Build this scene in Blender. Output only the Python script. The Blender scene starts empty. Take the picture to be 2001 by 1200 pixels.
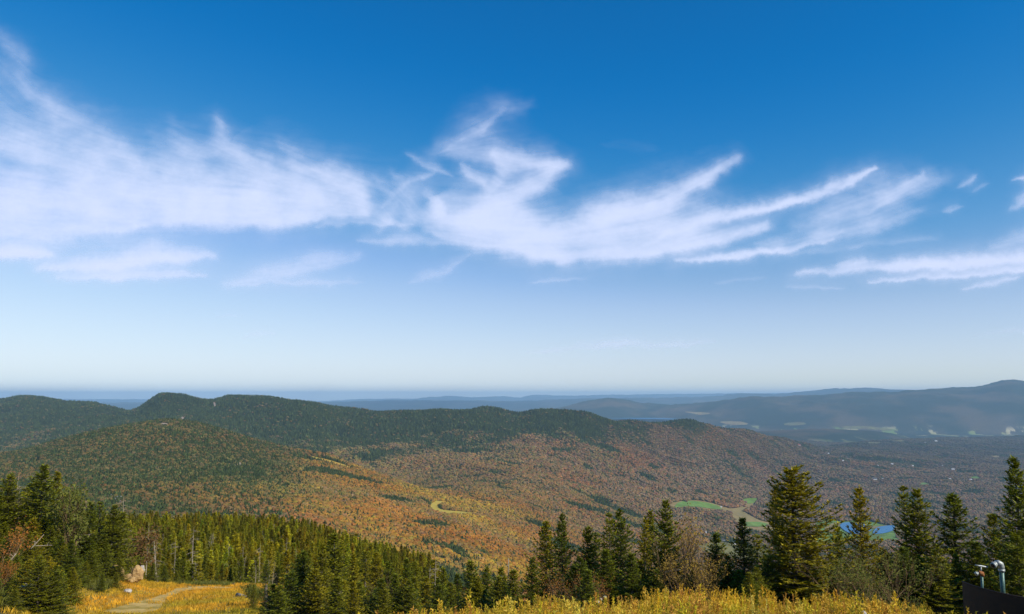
import bpy, bmesh, math, random
import numpy as np
from mathutils import Vector, Matrix
random.seed(7)
RNG = np.random.default_rng(11)
R = math.radians
scene = bpy.context.scene
COL = scene.collection

# ------------------------------------------------------------------ camera
F = 1500.0                      # focal length in pixels of the 2001 px wide photograph
PITCH = math.atan2(175.0, F)
cam_data = bpy.data.cameras.new("camera")
cam_data.sensor_width = 36.0
cam_data.lens = 36.0 * F / 2001.0
cam_data.clip_start = 0.2
cam_data.clip_end = 900000.0
cam = bpy.data.objects.new("camera", cam_data)
COL.objects.link(cam)
cam.location = (0, 0, 0)
cam.rotation_euler = (math.pi / 2 + PITCH, 0, 0)
scene.camera = cam

# ------------------------------------------------------------------ sky, sun, exposure
SUN_AZ, SUN_EL = 121.0, 35.0
world = bpy.data.worlds.new("World")
scene.world = world
world.use_nodes = True
wn, wl = world.node_tree.nodes, world.node_tree.links
sky = wn.new("ShaderNodeTexSky")
sky.sky_type = 'NISHITA'
sky.sun_disc = False
sky.sun_elevation = R(SUN_EL)
sky.sun_rotation = R(SUN_AZ)
sky.altitude = 1200.0
sky.air_density = 1.0
sky.dust_density = 0.1
sky.ozone_density = 2.0
# the photograph's film response to a clear sky, the same in every direction
sk_in = wn.new("ShaderNodeVectorMath"); sk_in.operation = 'SCALE'; sk_in.inputs[3].default_value = 0.1
sk_cv = wn.new("ShaderNodeRGBCurve"); sk_cv.mapping.use_clip = False; sk_cv.mapping.extend = 'EXTRAPOLATED'
for ch, pts in ((0, [(0, 0), (.0894, .001), (.114, .004), (.161, .055), (.253, .265), (.35, .46), (.64, .76), (1, .95)]),
                (1, [(0, 0), (.154, .138), (.194, .178), (.268, .275), (.397, .465), (.51, .63), (.72, .83), (1, 1.0)]),
                (2, [(0, 0), (.10, .13), (.285, .43), (.345, .515), (.442, .615), (.569, .765), (.63, .86), (1, 1.08)])):
    cu = sk_cv.mapping.curves[ch]
    while len(cu.points) < len(pts): cu.points.new(0.5, 0.5)
    for p_, q_ in zip(cu.points, pts): p_.location = q_
sk_cv.mapping.update()
sk_out = wn.new("ShaderNodeVectorMath"); sk_out.operation = 'SCALE'; sk_out.inputs[3].default_value = 10.0
wl.new(sky.outputs[0], sk_in.inputs[0]); wl.new(sk_in.outputs[0], sk_cv.inputs['Color']); wl.new(sk_cv.outputs[0], sk_out.inputs[0])
bg = wn['Background']
wl.new(sk_out.outputs[0], bg.inputs[0])
bg.inputs[1].default_value = 0.1
sun_data = bpy.data.lights.new("sun", 'SUN')
sun_data.energy = 5.0
sun_data.angle = R(0.5)
sun_data.color = (1.0, 0.935, 0.81)
sun = bpy.data.objects.new("sun", sun_data)
COL.objects.link(sun)
to_sun = Vector((math.cos(R(SUN_EL)) * math.sin(R(SUN_AZ)), math.cos(R(SUN_EL)) * math.cos(R(SUN_AZ)), math.sin(R(SUN_EL))))
sun.rotation_euler = to_sun.to_track_quat('Z', 'Y').to_euler()
sun.location = (30, -30, 60)
vs = scene.view_settings
scene.display_settings.display_device = 'sRGB'
vs.view_transform = 'Standard'
vs.look = 'None'
vs.exposure = 0.0
vs.gamma = 1.0
vs.use_curve_mapping = False
scene.render.engine = 'CYCLES'
cy = scene.cycles
cy.use_denoising = True
cy.max_bounces = 7
cy.diffuse_bounces = 2
cy.glossy_bounces = 2
cy.transmission_bounces = 3
cy.volume_bounces = 5
cy.transparent_max_bounces = 8
cy.use_adaptive_sampling = False

# ------------------------------------------------------------------ pixel <-> place
CP, SP = math.cos(PITCH), math.sin(PITCH)
def ray(px, py):
    """slopes (x per metre of y, z per metre of y) of the sight line through a photo pixel"""
    a = (np.asarray(px, float) - 1000.5) / F
    b = (600.0 - np.asarray(py, float)) / F
    d = CP - b * SP
    return a / d, (SP + b * CP) / d
def at(px, py, Y):
    t, s = ray(px, py)
    return float(t * Y), float(Y), float(s * Y)

# ------------------------------------------------------------------ noise
def _hash(ix, iy, seed):
    h = (ix.astype(np.int64) * 374761393 + iy.astype(np.int64) * 668265263 + seed * 1442695041) & 0xFFFFFFFF
    h = ((h ^ (h >> 13)) * 1274126177) & 0xFFFFFFFF
    h = (h ^ (h >> 16)) & 0xFFFFFFFF
    return h.astype(np.float64) / 4294967295.0
def vnoise(x, y, seed=0):
    x = np.asarray(x, float); y = np.asarray(y, float)
    ix, iy = np.floor(x), np.floor(y)
    fx, fy = x - ix, y - iy
    ux, uy = fx * fx * (3 - 2 * fx), fy * fy * (3 - 2 * fy)
    def g(a, b):
        an = _hash(a, b, seed) * 6.2831853
        return np.cos(an), np.sin(an)
    r = 0
    for dx in (0, 1):
        for dy in (0, 1):
            gx, gy = g(ix + dx, iy + dy)
            v = gx * (fx - dx) + gy * (fy - dy)
            r = r + v * (ux if dx else 1 - ux) * (uy if dy else 1 - uy)
    return r * 1.4                       # about -1..1
def fbm(x, y, scale, octaves=4, seed=0, gain=0.5):
    r = 0; a = 1.0; n = 0.0
    for o in range(octaves):
        r = r + a * vnoise(x / scale + 17.3 * o, y / scale - 9.1 * o, seed + o)
        n += a; a *= gain; scale *= 0.5
    return r / n
def smooth(a, b, x):
    x = np.clip((x - a) / (b - a), 0, 1)
    return x * x * (3 - 2 * x)

# ------------------------------------------------------------------ the shape of the land
def pchip(xk, yk, x):
    """monotone cubic through (xk, yk); xk (n,), yk (n,) or (n, m) ; flat beyond the ends"""
    xk = np.asarray(xk, float); yk = np.asarray(yk, float)
    h = np.diff(xk); d = np.diff(yk) / h
    m = np.zeros_like(yk)
    m[0], m[-1] = d[0], d[-1]
    w1, w2 = 2 * h[1:] + h[:-1], h[1:] + 2 * h[:-1]
    ok = d[:-1] * d[1:] > 0
    with np.errstate(all='ignore'):
        mm = (w1 + w2) / (w1 / d[:-1] + w2 / d[1:])
    m[1:-1] = np.where(ok, mm, 0)
    x = np.clip(x, xk[0], xk[-1])
    i = np.clip(np.searchsorted(xk, x) - 1, 0, len(h) - 1)
    t = (x - xk[i]) / h[i]
    t2, t3 = t * t, t * t * t
    return (2*t3 - 3*t2 + 1) * yk[i] + (t3 - 2*t2 + t) * h[i] * m[i] + (-2*t3 + 3*t2) * yk[i+1] + (t3 - t2) * h[i] * m[i+1]

# every level: (px, depth Y, photo row py)  or  (px, depth Y, None, z)
LV = [
 [(0, 0.0, None, -1.7), (2001, 0.0, None, -1.7)],
 [(-600, 12, None, -4.6), (0, 12, None, -4.6), (700, 12, None, -4.45), (1000, 12, None, -4.2), (2001, 12, None, -4.2)],
 [(-600, 24, None, -7.8), (0, 24, None, -8.4), (500, 24, None, -8.5), (700, 24, None, -7.8), (950, 24, None, -7.4), (1100, 24, None, -7.4), (1200, 24, None, -7.3), (1300, 24, None, -6.95), (1400, 24, None, -6.95), (1500, 24, None, -7.15), (1600, 24, None, -7.1), (1750, 24, None, -7.5), (1900, 24, None, -8.0), (2300, 24, None, -8.2)],
 [(-600, 44, None, -11.0), (0, 44, None, -13.4), (500, 44, None, -13.8), (700, 44, None, -13.6), (1000, 44, None, -13.2), (1600, 44, None, -13.2), (2300, 44, None, -13)],
 [(-600, 62, None, -13), (0, 62, None, -15.6), (150, 62, 1215), (500, 62, 1202), (700, 62, None, -18), (1000, 62, None, -19), (2300, 62, None, -19)],
 [(-600, 100, None, -16), (0, 100, 1095), (150, 100, 1118), (240, 100, 1134), (300, 100, 1151), (500, 100, 1153), (700, 100, None, -26.5), (900, 100, None, -30), (1000, 100, None, -34), (2300, 100, None, -38)],
 [(-600, 118, None, -17), (0, 118, 1085), (150, 118, 1105), (240, 118, 1122), (300, 118, 1141), (500, 118, 1144), (700, 118, None, -32), (900, 118, None, -36), (1000, 118, None, -40), (2300, 118, None, -46)],
 [(-600, 140, None, -24), (0, 140, None, -31), (280, 140, None, -35.5), (500, 140, None, -36), (700, 140, None, -38), (900, 140, None, -44), (1000, 140, None, -50), (2300, 140, None, -60)],
 [(-600, 210, None, -34), (0, 210, None, -39), (280, 210, 1096), (560, 210, 1098), (700, 210, 1112), (850, 210, None, -62), (1000, 210, None, -90), (2300, 210, None, -100)],
 [(-600, 300, None, -50), (0, 300, 1045), (280, 300, 1052), (560, 300, 1054), (700, 300, 1090), (850, 300, 1134), (1000, 300, None, -135), (2300, 300, None, -150)],
 [(-600, 390, None, -64), (0, 390, 1026), (280, 390, 1032), (480, 390, 1035), (580, 390, 1047), (700, 390, 1082), (760, 390, 1102), (850, 390, 1136), (1000, 390, None, -170), (2300, 390, None, -200)],
 [(-600, 700, None, -200), (560, 700, None, -200), (850, 700, None, -230), (1000, 700, None, -290), (2300, 700, None, -330)],
 [(-600, 1350, 1000), (0, 1350, 1000), (300, 1450, 1015), (560, 1450, 1042), (700, 1500, 1068), (850, 1550, 1096), (1000, 1750, 1120), (1300, 2400, 1132), (1600, 3300, 1128), (2001, 3600, 1118), (2500, 3600, 1118)],
 [(-600, 2200, 945), (0, 2200, 945), (200, 2250, 925), (320, 2300, 915), (420, 2300, 925), (600, 2250, 952), (700, 2250, 975), (850, 2300, 1010), (1000, 2400, 1045), (1300, 3300, 1075), (1600, 4400, 1062), (2001, 4800, 1040), (2500, 4800, 1040)],
 [(-600, 3000, 905), (0, 3000, 893), (100, 3100, 872), (200, 3200, 846), (260, 3250, 835), (320, 3300, 828), (370, 3300, 833), (420, 3300, 844), (500, 3250, 868), (600, 3150, 893), (640, 3100, 900), (700, 3050, 922), (790, 3000, 948), (860, 3000, 972), (1000, 3200, 992), (1300, 4400, 1010), (1600, 5300, 1012), (2001, 5900, 998), (2500, 5900, 998)],
 [(-600, 4100, None, -430), (0, 4100, None, -430), (200, 4200, None, -400), (320, 4200, None, -330), (420, 4200, None, -350), (600, 4100, None, -420), (700, 4000, None, -430), (790, 3900, None, -470), (860, 3900, 960), (1000, 4200, 950), (1300, 5500, 958), (1600, 6700, 955), (2001, 7600, 935), (2500, 7600, 935)],
 [(-600, 5700, 868), (0, 5700, 862), (200, 5700, 850), (320, 5700, 846), (420, 5700, 842), (500, 5700, 850), (600, 5600, 858), (700, 5500, 872), (900, 5500, 878), (1000, 5600, 882), (1300, 6400, 895), (1600, 8100, 905), (2001, 10400, 888), (2500, 10400, 888)],
 [(-600, 8300, 792), (-200, 8300, 792), (-60, 8300, 789), (0, 8300, 785), (50, 8300, 778), (90, 8300, 781), (130, 8300, 786), (180, 8300, 790), (215, 8200, 797), (250, 7800, 806), (280, 7500, 794), (320, 7250, 776), (350, 7250, 777), (378, 7200, 784), (410, 7200, 787), (430, 7150, 784), (455, 7100, 780), (500, 7000, 781), (550, 6950, 776), (580, 6900, 776), (605, 6900, 782), (640, 6900, 797), (700, 6900, 808), (760, 6900, 812), (820, 6900, 809), (870, 6850, 802), (930, 6850, 801), (980, 6900, 805), (1020, 6950, 813), (1060, 6950, 809), (1095, 7000, 807), (1140, 7000, 812), (1190, 7100, 822), (1240, 7200, 826), (1300, 7400, 831), (1350, 7500, 828), (1400, 7700, 838), (1460, 8000, 850), (1520, 8500, 863), (1570, 9300, 874), (1620, 10500, 879), (1750, 12500, 862), (2001, 13500, 855), (2500, 13500, 855)],
 [(-600, 10500, None, -560), (250, 10500, None, -640), (600, 9800, None, -620), (1000, 9800, None, -640), (1300, 10500, None, -800), (1450, 11500, 886), (1600, 13000, 869), (1750, 14500, 860), (2001, 15200, 853), (2500, 15200, 853)],
 [(-600, 15500, None, -905), (1300, 15500, None, -905), (1420, 15500, 850), (1480, 15500, 843), (1540, 15500, 841), (1600, 15500, 839), (1680, 15600, 842), (1740, 15800, 847), (1800, 16200, None, -900), (2500, 16200, None, -900)],
 [(-600, 18500, None, -900), (2500, 18500, None, -900)],
 [(-600, 21500, None, -900), (900, 21500, None, -890), (1200, 21500, None, -880), (1400, 19500, None, -870), (1700, 19000, 828), (2001, 19000, 815), (2500, 19000, 800)],
 [(-600, 26000, None, -900), (960, 26000, None, -880), (1050, 26000, 806), (1100, 26000, 796), (1150, 26000, 787), (1190, 26000, 781), (1220, 26000, 783), (1250, 26000, 790), (1300, 26000, 793), (1340, 25500, 791), (1400, 24800, 788), (1440, 24300, 782), (1480, 24000, 778), (1560, 24000, 777), (1620, 24000, 774), (1655, 24000, 771), (1690, 24000, 768), (1730, 24000, 769), (1790, 24000, 764), (1850, 24000, 762), (1900, 24000, 759), (1935, 24000, 753), (1975, 24000, 745), (2001, 24000, 748), (2060, 24000, 756), (2200, 24000, 762), (2500, 24000, 765)],
 [(-600, 31000, None, -880), (1000, 31000, None, -880), (2500, 31000, None, -650)],
 [(-600, 46000, 786), (200, 46000, 788), (600, 46000, 788), (700, 46000, 785), (800, 46000, 784), (1000, 46000, 785), (1150, 46000, 780), (1250, 46000, 779), (1400, 46000, 776), (1450, 46000, 771), (1500, 46000, 772), (1560, 46000, 768), (1640, 44000, 761), (1700, 42000, 760), (1740, 42000, 763), (1850, 42000, 766), (2500, 46000, 769)],
 [(-600, 56000, None, -860), (2500, 56000, None, -860)],
 [(-600, 72000, 780), (200, 72000, 781), (630, 72000, 785), (700, 72000, 781), (800, 72000, 780), (880, 72000, 775), (930, 72000, 777), (980, 72000, 775), (1010, 72000, 778), (1050, 72000, 772), (1100, 72000, 774), (1300, 72000, 771), (1420, 72000, 770), (1560, 72000, 769), (1800, 72000, 769), (2500, 72000, 770)],
 [(-600, 90000, None, -800), (2500, 90000, None, -800)],
]
NT, NU = 900, 620
T_MIN, T_MAX = -1.25, 1.25
U0, U1 = math.log(30.0), math.log(96030.0)
tt = np.linspace(T_MIN, T_MAX, NT)
uu = np.linspace(U0, U1, NU)
lvY, lvZ = [], []
for lv in LV:
    tk, yk, zk = [], [], []
    for p in lv:
        px, Y = p[0], p[1]
        if p[2] is None:
            t, _ = ray(px, 900.0); z = p[3] + (0.0047 * Y if Y < 1000 else 0.0)
        else:
            t, s = ray(px, p[2]); z = float(s) * Y
        tk.append(float(t)); yk.append(Y); zk.append(z)
    lvY.append(pchip(tk, yk, tt)); lvZ.append(pchip(tk, zk, tt))
lvY = np.array(lvY); lvZ = np.array(lvZ)
HT = np.zeros((NT, NU))
for i in range(NT):
    HT[i] = pchip(np.log(lvY[:, i] + 30.0), lvZ[:, i], uu)
ker = np.array([1, 3, 4, 3, 1.0]); ker /= ker.sum()
HT = np.apply_along_axis(lambda v: np.convolve(np.pad(v, 2, mode='edge'), ker, 'valid'), 0, HT)

def bil(tab, fi, fj):
    i = np.clip(np.floor(fi).astype(int), 0, tab.shape[0] - 2); j = np.clip(np.floor(fj).astype(int), 0, tab.shape[1] - 2)
    a = np.clip(fi - i, 0, 1); b = np.clip(fj - j, 0, 1)
    return tab[i, j] * (1-a) * (1-b) + tab[i+1, j] * a * (1-b) + tab[i, j+1] * (1-a) * b + tab[i+1, j+1] * a * b

def land(X, Y):
    """analytic height of the land"""
    X = np.asarray(X, float); Y = np.asarray(Y, float)
    Yc = np.maximum(Y, 0.0)
    t = X / np.maximum(Yc, 15.0)
    fi = (np.clip(t, T_MIN, T_MAX) - T_MIN) / (T_MAX - T_MIN) * (NT - 1)
    fj = (np.log(Yc + 30.0) - U0) / (U1 - U0) * (NU - 1)
    z = bil(HT, fi, fj) - 0.16 * np.minimum(Y, 0)
    valley = smooth(-860, -700, z)
    w = smooth(700, 7500, Yc) * (1 - 0.75 * smooth(9000, 14000, Yc) * (1 - smooth(18000, 24000, Yc)))
    r = 1 - np.abs(fbm(X, Y, 1500, 3, 5)) * 2.0
    mid = 58 * (r - 0.55) + 24 * fbm(X, Y, 620, 4, 21) + 7 * fbm(X, Y, 170, 3, 31)
    mid = mid + 48 * (0.5 - 2.2 * np.abs(fbm(X, Y, 820, 3, 27)))
    z = z + w * mid * (0.18 + 0.82 * valley)
    z = z + smooth(700, 1600, Yc) * (1 - smooth(3500, 6000, Yc)) * (9 * fbm(X, Y, 260, 4, 41))
    far = smooth(17000, 26000, Yc)
    z = z + far * (70 * fbm(X, Y, 5200, 4, 51) + 75 * (0.55 - 2 * np.abs(fbm(X, Y, 2600, 4, 56))) * smooth(-860, -600, z))
    near = 1 - smooth(300, 900, Yc)
    z = z + near * (0.16 * fbm(X, Y, 9, 3, 61) * smooth(2, 20, Yc) + 1.0 * smooth(120, 220, Yc) * fbm(X, Y, 60, 3, 71))
    return z

# the one ground sheet
ty = np.concatenate([np.geomspace(20, 160, 120)[:-1], np.geomspace(160, 1060, 130)[:-1], np.geomspace(1060, 13060, 430)[:-1],
                     np.geomspace(13060, 30060, 140)[:-1], np.geomspace(30060, 95060, 90)])
tau = np.concatenate([np.linspace(-1.25, -0.78, 40)[:-1], np.linspace(-0.78, 0.78, 470)[:-1], np.linspace(0.78, 1.25, 40)])
GX = tau[:, None] * ty[None, :]
GY = np.repeat(ty[None, :] - 60.0, len(tau), 0)
GZ = land(GX, GY)
def ground(X, Y):
    """height of the built ground sheet (the mesh itself, not the formula)"""
    X = np.asarray(X, float); Y = np.asarray(Y, float)
    fj = np.interp(Y + 60.0, ty, np.arange(len(ty)))
    fi = np.interp(X / (Y + 60.0), tau, np.arange(len(tau)))
    return bil(GZ, fi, fj)
def hit(px, py, Y0=30.0, Y1=60000.0):
    """where the sight line through a photo pixel meets the ground beyond Y0"""
    t, s = ray(px, py)
    Y = np.geomspace(Y0, Y1, 4000)
    d = float(s) * Y - ground(float(t) * Y, Y)
    k = np.nonzero(d < 0)[0]
    k = k[0] if len(k) else len(Y) - 1
    return float(t) * Y[k], Y[k]

# ------------------------------------------------------------------ node helpers
def material(name):
    m = bpy.data.materials.new(name); m.use_nodes = True
    nt = m.node_tree
    b = nt.nodes['Principled BSDF']
    b.inputs['Roughness'].default_value = 0.85
    b.inputs['Specular IOR Level'].default_value = 0.2
    return m, nt.nodes, nt.links, b
def nnoise(n, l, scale, vec=None, detail=4.0, rough=0.55):
    t = n.new('ShaderNodeTexNoise'); t.inputs['Scale'].default_value = scale
    t.inputs['Detail'].default_value = detail; t.inputs['Roughness'].default_value = rough
    if vec is not None: l.new(vec, t.inputs['Vector'])
    return t.outputs['Fac']
def nramp(n, l, fac, stops, interp='LINEAR'):
    r = n.new('ShaderNodeValToRGB'); e = r.color_ramp.elements; r.color_ramp.interpolation = interp
    while len(e) < len(stops): e.new(0.5)
    for k, (p, c) in enumerate(stops):
        e[k].position = p; e[k].color = (*c, 1) if len(c) == 3 else c
    l.new(fac, r.inputs[0]); return r.outputs[0]
def nmix(n, l, fac, a, b, mode='MIX'):
    m = n.new('ShaderNodeMix'); m.data_type = 'RGBA'; m.blend_type = mode; m.clamp_factor = True
    for s, v in ((m.inputs[0], fac), (m.inputs[6], a), (m.inputs[7], b)):
        if isinstance(v, (int, float)): s.default_value = v
        elif isinstance(v, tuple): s.default_value = (*v, 1)
        else: l.new(v, s)
    return m.outputs[2]
def nbump(n, l, h, strength, dist):
    b = n.new('ShaderNodeBump'); b.inputs['Strength'].default_value = strength; b.inputs['Distance'].default_value = dist
    l.new(h, b.inputs['Height']); return b.outputs[0]
def geo_pos(n): return n.new('ShaderNodeNewGeometry').outputs['Position']
def obj_pos(n): return n.new('ShaderNodeTexCoord').outputs['Object']
def obj_rand(n): return n.new('ShaderNodeObjectInfo').outputs['Random']

# ------------------------------------------------------------------ mesh helpers
def mesh_np(name, V, faces_flat, counts, mat=None, smooth_shade=False):
    me = bpy.data.meshes.new(name)
    V = np.asarray(V, np.float32)
    me.vertices.add(len(V)); me.vertices.foreach_set('co', V.ravel())
    faces_flat = np.asarray(faces_flat, np.int32).ravel()
    me.loops.add(len(faces_flat)); me.loops.foreach_set('vertex_index', faces_flat)
    counts = np.asarray(counts, np.int32)
    starts = np.concatenate([[0], np.cumsum(counts)[:-1]]).astype(np.int32)
    me.polygons.add(len(counts)); me.polygons.foreach_set('loop_start', starts)
    me.polygons.foreach_set('loop_total', counts)
    if smooth_shade: me.polygons.foreach_set('use_smooth', np.ones(len(counts), bool))
    me.update(calc_edges=True)
    if mat: me.materials.append(mat)
    return me
def tri_mesh(name, V, T, mat=None, smooth_shade=False):
    T = np.asarray(T).reshape(-1, 3)
    return mesh_np(name, V, T, np.full(len(T), 3), mat, smooth_shade)
def link(name, data, parent=None, loc=None, **props):
    o = bpy.data.objects.new(name, data); COL.objects.link(o)
    if parent is not None: o.parent = parent
    if loc is not None: o.location = loc
    for k, v in props.items():
        if v is not None: o[k] = v
    return o
def thing(name, label, cat, loc, group=None):
    return link(name, None, None, loc, label=label, category=cat, group=group)
class Tubes:
    """collects tapered tubes into one vertex/quad soup"""
    def __init__(s): s.V = []; s.Fc = []; s.n = 0
    def tube(s, pts, rad, k=5, cap=False):
        pts = [Vector(p) for p in pts]; rings = []
        for i, p in enumerate(pts):
            d = (pts[min(i+1, len(pts)-1)] - pts[max(i-1, 0)]).normalized()
            u = d.cross(Vector((0.3, 0.2, 1)) if abs(d.z) < 0.9 else Vector((1, 0, 0))).normalized(); w = d.cross(u)
            r = rad[i]
            for j in range(k):
                a = 2 * math.pi * j / k
                s.V.append(tuple(p + u * (r * math.cos(a)) + w * (r * math.sin(a))))
        for i in range(len(pts) - 1):
            for j in range(k):
                a = s.n + i * k + j; b = s.n + i * k + (j + 1) % k
                s.Fc.append((a, b, b + k, a + k))
        if cap:
            s.Fc.append(tuple(s.n + j for j in range(k))[::-1])
            s.Fc.append(tuple(s.n + (len(pts) - 1) * k + j for j in range(k)))
        s.n += len(pts) * k
    def mesh(s, name, mat, smooth_shade=True):
        me = bpy.data.meshes.new(name); me.from_pydata(s.V, [], s.Fc)
        if smooth_shade: me.polygons.foreach_set('use_smooth', np.ones(len(me.polygons), bool))
        me.materials.append(mat); me.update(); return me

# ------------------------------------------------------------------ land cover
PAL = np.array([(0.235, 0.128, 0.034), (0.135, 0.128, 0.024), (0.260, 0.095, 0.028), (0.165, 0.118, 0.078),
                (0.360, 0.225, 0.022), (0.330, 0.130, 0.018)])          # tan, olive, rust, bare grey, yellow, orange
CON = np.array((0.044, 0.060, 0.019))
def cover(X, Y, Z):
    """(conifer share, broadleaf colour) of the woods at each place"""
    t = X / np.maximum(Y, 1)
    big = fbm(X, Y, 900, 4, 101); med = fbm(X, Y, 300, 4, 111)
    knob = (1 - smooth(3300, 3900, Y)) * (1 - smooth(-0.10, 0.0, t))
    top_k = smooth(-300, -200, Z + 35 * big) * knob * (1 - smooth(-0.32, -0.2, t))
    leftish = (1 - smooth(-0.62, -0.42, t)) * (1 - smooth(3300, 3900, Y)) * 0.75
    ridge = smooth(4500, 5400, Y) * (1 - smooth(13000, 14500, Y)) * smooth(-390, -215, Z + 95 * big + 75 * med + 45 * smooth(0.25, -0.3, t)) * (1 - smooth(0.26, 0.42, t))
    c = np.maximum(np.maximum(0.56 * top_k, leftish * (0.32 + 0.5 * med)), 0.90 * ridge * (0.8 + 0.5 * smooth(-0.3, 0.1, med)))
    strip = fbm(X, Y, 240, 4, 171) + 0.5 * big
    c = np.maximum(c, 0.85 * smooth(0.15, 0.36, strip) * (Y < 12000))
    c = np.clip(c + 0.20 + 0.22 * med, 0.04, 0.97)
    w = np.zeros(X.shape + (6,))
    w[..., 0] = 1.0
    w[..., 1] = 1.0 + 1.3 * smooth(0.0, 0.5, big)
    w[..., 2] = 0.6 + 1.6 * smooth(0.05, 0.45, fbm(X, Y, 700, 3, 131)) + 0.6 * smooth(-0.15, 0.2, t)
    w[..., 3] = 0.9 + 2.0 * smooth(-0.05, 0.35, t) + 0.5 * smooth(3500, 7000, Y)
    fall = (1 - 0.72 * smooth(-330, -190, Z)) * (1 - smooth(2600, 4200, Y)) * (1 - smooth(-0.02, 0.22, t))
    w[..., 4] = 0.10 + 2.4 * fall * smooth(-0.2, 0.4, fbm(X, Y, 500, 3, 141))
    w[..., 5] = 0.08 + 2.6 * fall * smooth(-0.3, 0.3, fbm(X, Y, 420, 3, 151))
    w = w ** 1.6
    w /= w.sum(-1, keepdims=True)
    return c, w

c, w = cover(GX, GY, GZ)
gcol = (w @ PAL) * (1 - c[..., None]) + CON * c[..., None]
farw = smooth(9000, 13000, GY)[..., None]
fw_ = smooth(-0.15, 0.35, fbm(GX, GY, 1500, 5, 161, 0.6))[..., None]
farcol = np.array((0.022, 0.034, 0.022)) * (1 - fw_) + np.array((0.085, 0.066, 0.042)) * fw_
gcol = gcol * 0.55 * (1 - farw) + farcol * farw
nearw = (1 - smooth(130, 420, GY))[..., None]
gcol = gcol * (1 - nearw) + np.array((0.060, 0.052, 0.022)) * nearw

m_ground, n, l, b = material('forest_floor')
at_col = n.new('ShaderNodeAttribute'); at_col.attribute_name = 'cover'
at_fld = n.new('ShaderNodeAttribute'); at_fld.attribute_name = 'farmland'
pos = geo_pos(n)
mp = n.new('ShaderNodeMapping'); l.new(pos, mp.inputs[0]); mp.inputs['Scale'].default_value = (1, 0.55, 0)
v1 = nramp(n, l, nnoise(n, l, 0.03, mp.outputs[0], 6, 0.7), [(0.3, (0.55, 0.55, 0.55)), (0.7, (1.5, 1.5, 1.5))])
col = nmix(n, l, 1.0, at_col.outputs['Color'], v1, 'MULTIPLY')
# far farmland: pale hayfields and dark woodlots in the valley
f1 = nramp(n, l, nnoise(n, l, 0.0022, mp.outputs[0], 6, 0.66), [(0.545, (0, 0, 0)), (0.57, (1, 1, 1))])
ff = n.new('ShaderNodeMath'); ff.operation = 'MULTIPLY'; l.new(f1, ff.inputs[0]); l.new(at_fld.outputs['Fac'], ff.inputs[1])
fcol = nramp(n, l, nnoise(n, l, 0.0021, pos, 2), [(0.38, (0.14, 0.20, 0.05)), (0.52, (0.32, 0.30, 0.14)), (0.62, (0.42, 0.36, 0.22))])
col = nmix(n, l, ff.outputs[0], col, fcol)
l.new(col, b.inputs['Base Color'])
b.inputs['Roughness'].default_value = 1.0
b.inputs['Specular IOR Level'].default_value = 0.0
l.new(nbump(n, l, nnoise(n, l, 0.05, mp.outputs[0], 5, 0.7), 0.7, 12.0), b.inputs['Normal'])

ni, nj = len(tau), len(ty)
idx = np.arange(ni * nj).reshape(ni, nj)
Q = np.stack([idx[:-1, :-1], idx[1:, :-1], idx[1:, 1:], idx[:-1, 1:]], -1).reshape(-1, 4)
me = mesh_np('ground', np.stack([GX, GY, GZ], -1).reshape(-1, 3), Q, np.full(len(Q), 4), m_ground, True)
ca = me.color_attributes.new('cover', 'FLOAT_COLOR', 'POINT')
ca.data.foreach_set('color', np.concatenate([gcol.reshape(-1, 3), np.ones((ni * nj, 1))], 1).astype(np.float32).ravel())
fa = me.attributes.new('farmland', 'FLOAT', 'POINT')
tG = GX / np.maximum(GY, 1)
farm = smooth(8500, 11000, GY) * (1 - smooth(-780, -720, GZ)) * (0.35 + 0.65 * smooth(15800, 17000, GY)) * (1 - smooth(22500, 25500, GY) * 0.6) * (1 - smooth(40000, 50000, GY))
fa.data.foreach_set('value', farm.astype(np.float32).ravel())
link('ground', me, kind='structure')

# ------------------------------------------------------------------ haze
m_haze = bpy.data.materials.new('haze_air'); m_haze.use_nodes = True
n, l = m_haze.node_tree.nodes, m_haze.node_tree.links
n.remove(n['Principled BSDF'])
pv = n.new('ShaderNodeVolumePrincipled')
pv.inputs['Color'].default_value = (0.45, 0.73, 1.0, 1)
pv.inputs['Density'].default_value = 2.2e-5
pv.inputs['Anisotropy'].default_value = 0.0
l.new(pv.outputs[0], n['Material Output'].inputs['Volume'])
m_haze.cycles.homogeneous_volume = True
HX, HY0, HY1, HZ0, HZ1 = 122000.0, -60.0, 97000.0, float(GZ.min()) - 1.0, float(GZ.max()) + 15.0
bm = bmesh.new(); bmesh.ops.create_cube(bm, size=1.0)
for v in bm.verts:
    v.co = Vector((v.co.x * 2 * HX, HY0 if v.co.y < 0 else HY1, HZ0 if v.co.z < 0 else HZ1))
me = bpy.data.meshes.new('haze'); bm.to_mesh(me); bm.free(); me.materials.append(m_haze)
link('haze', me, kind='stuff')

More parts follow.
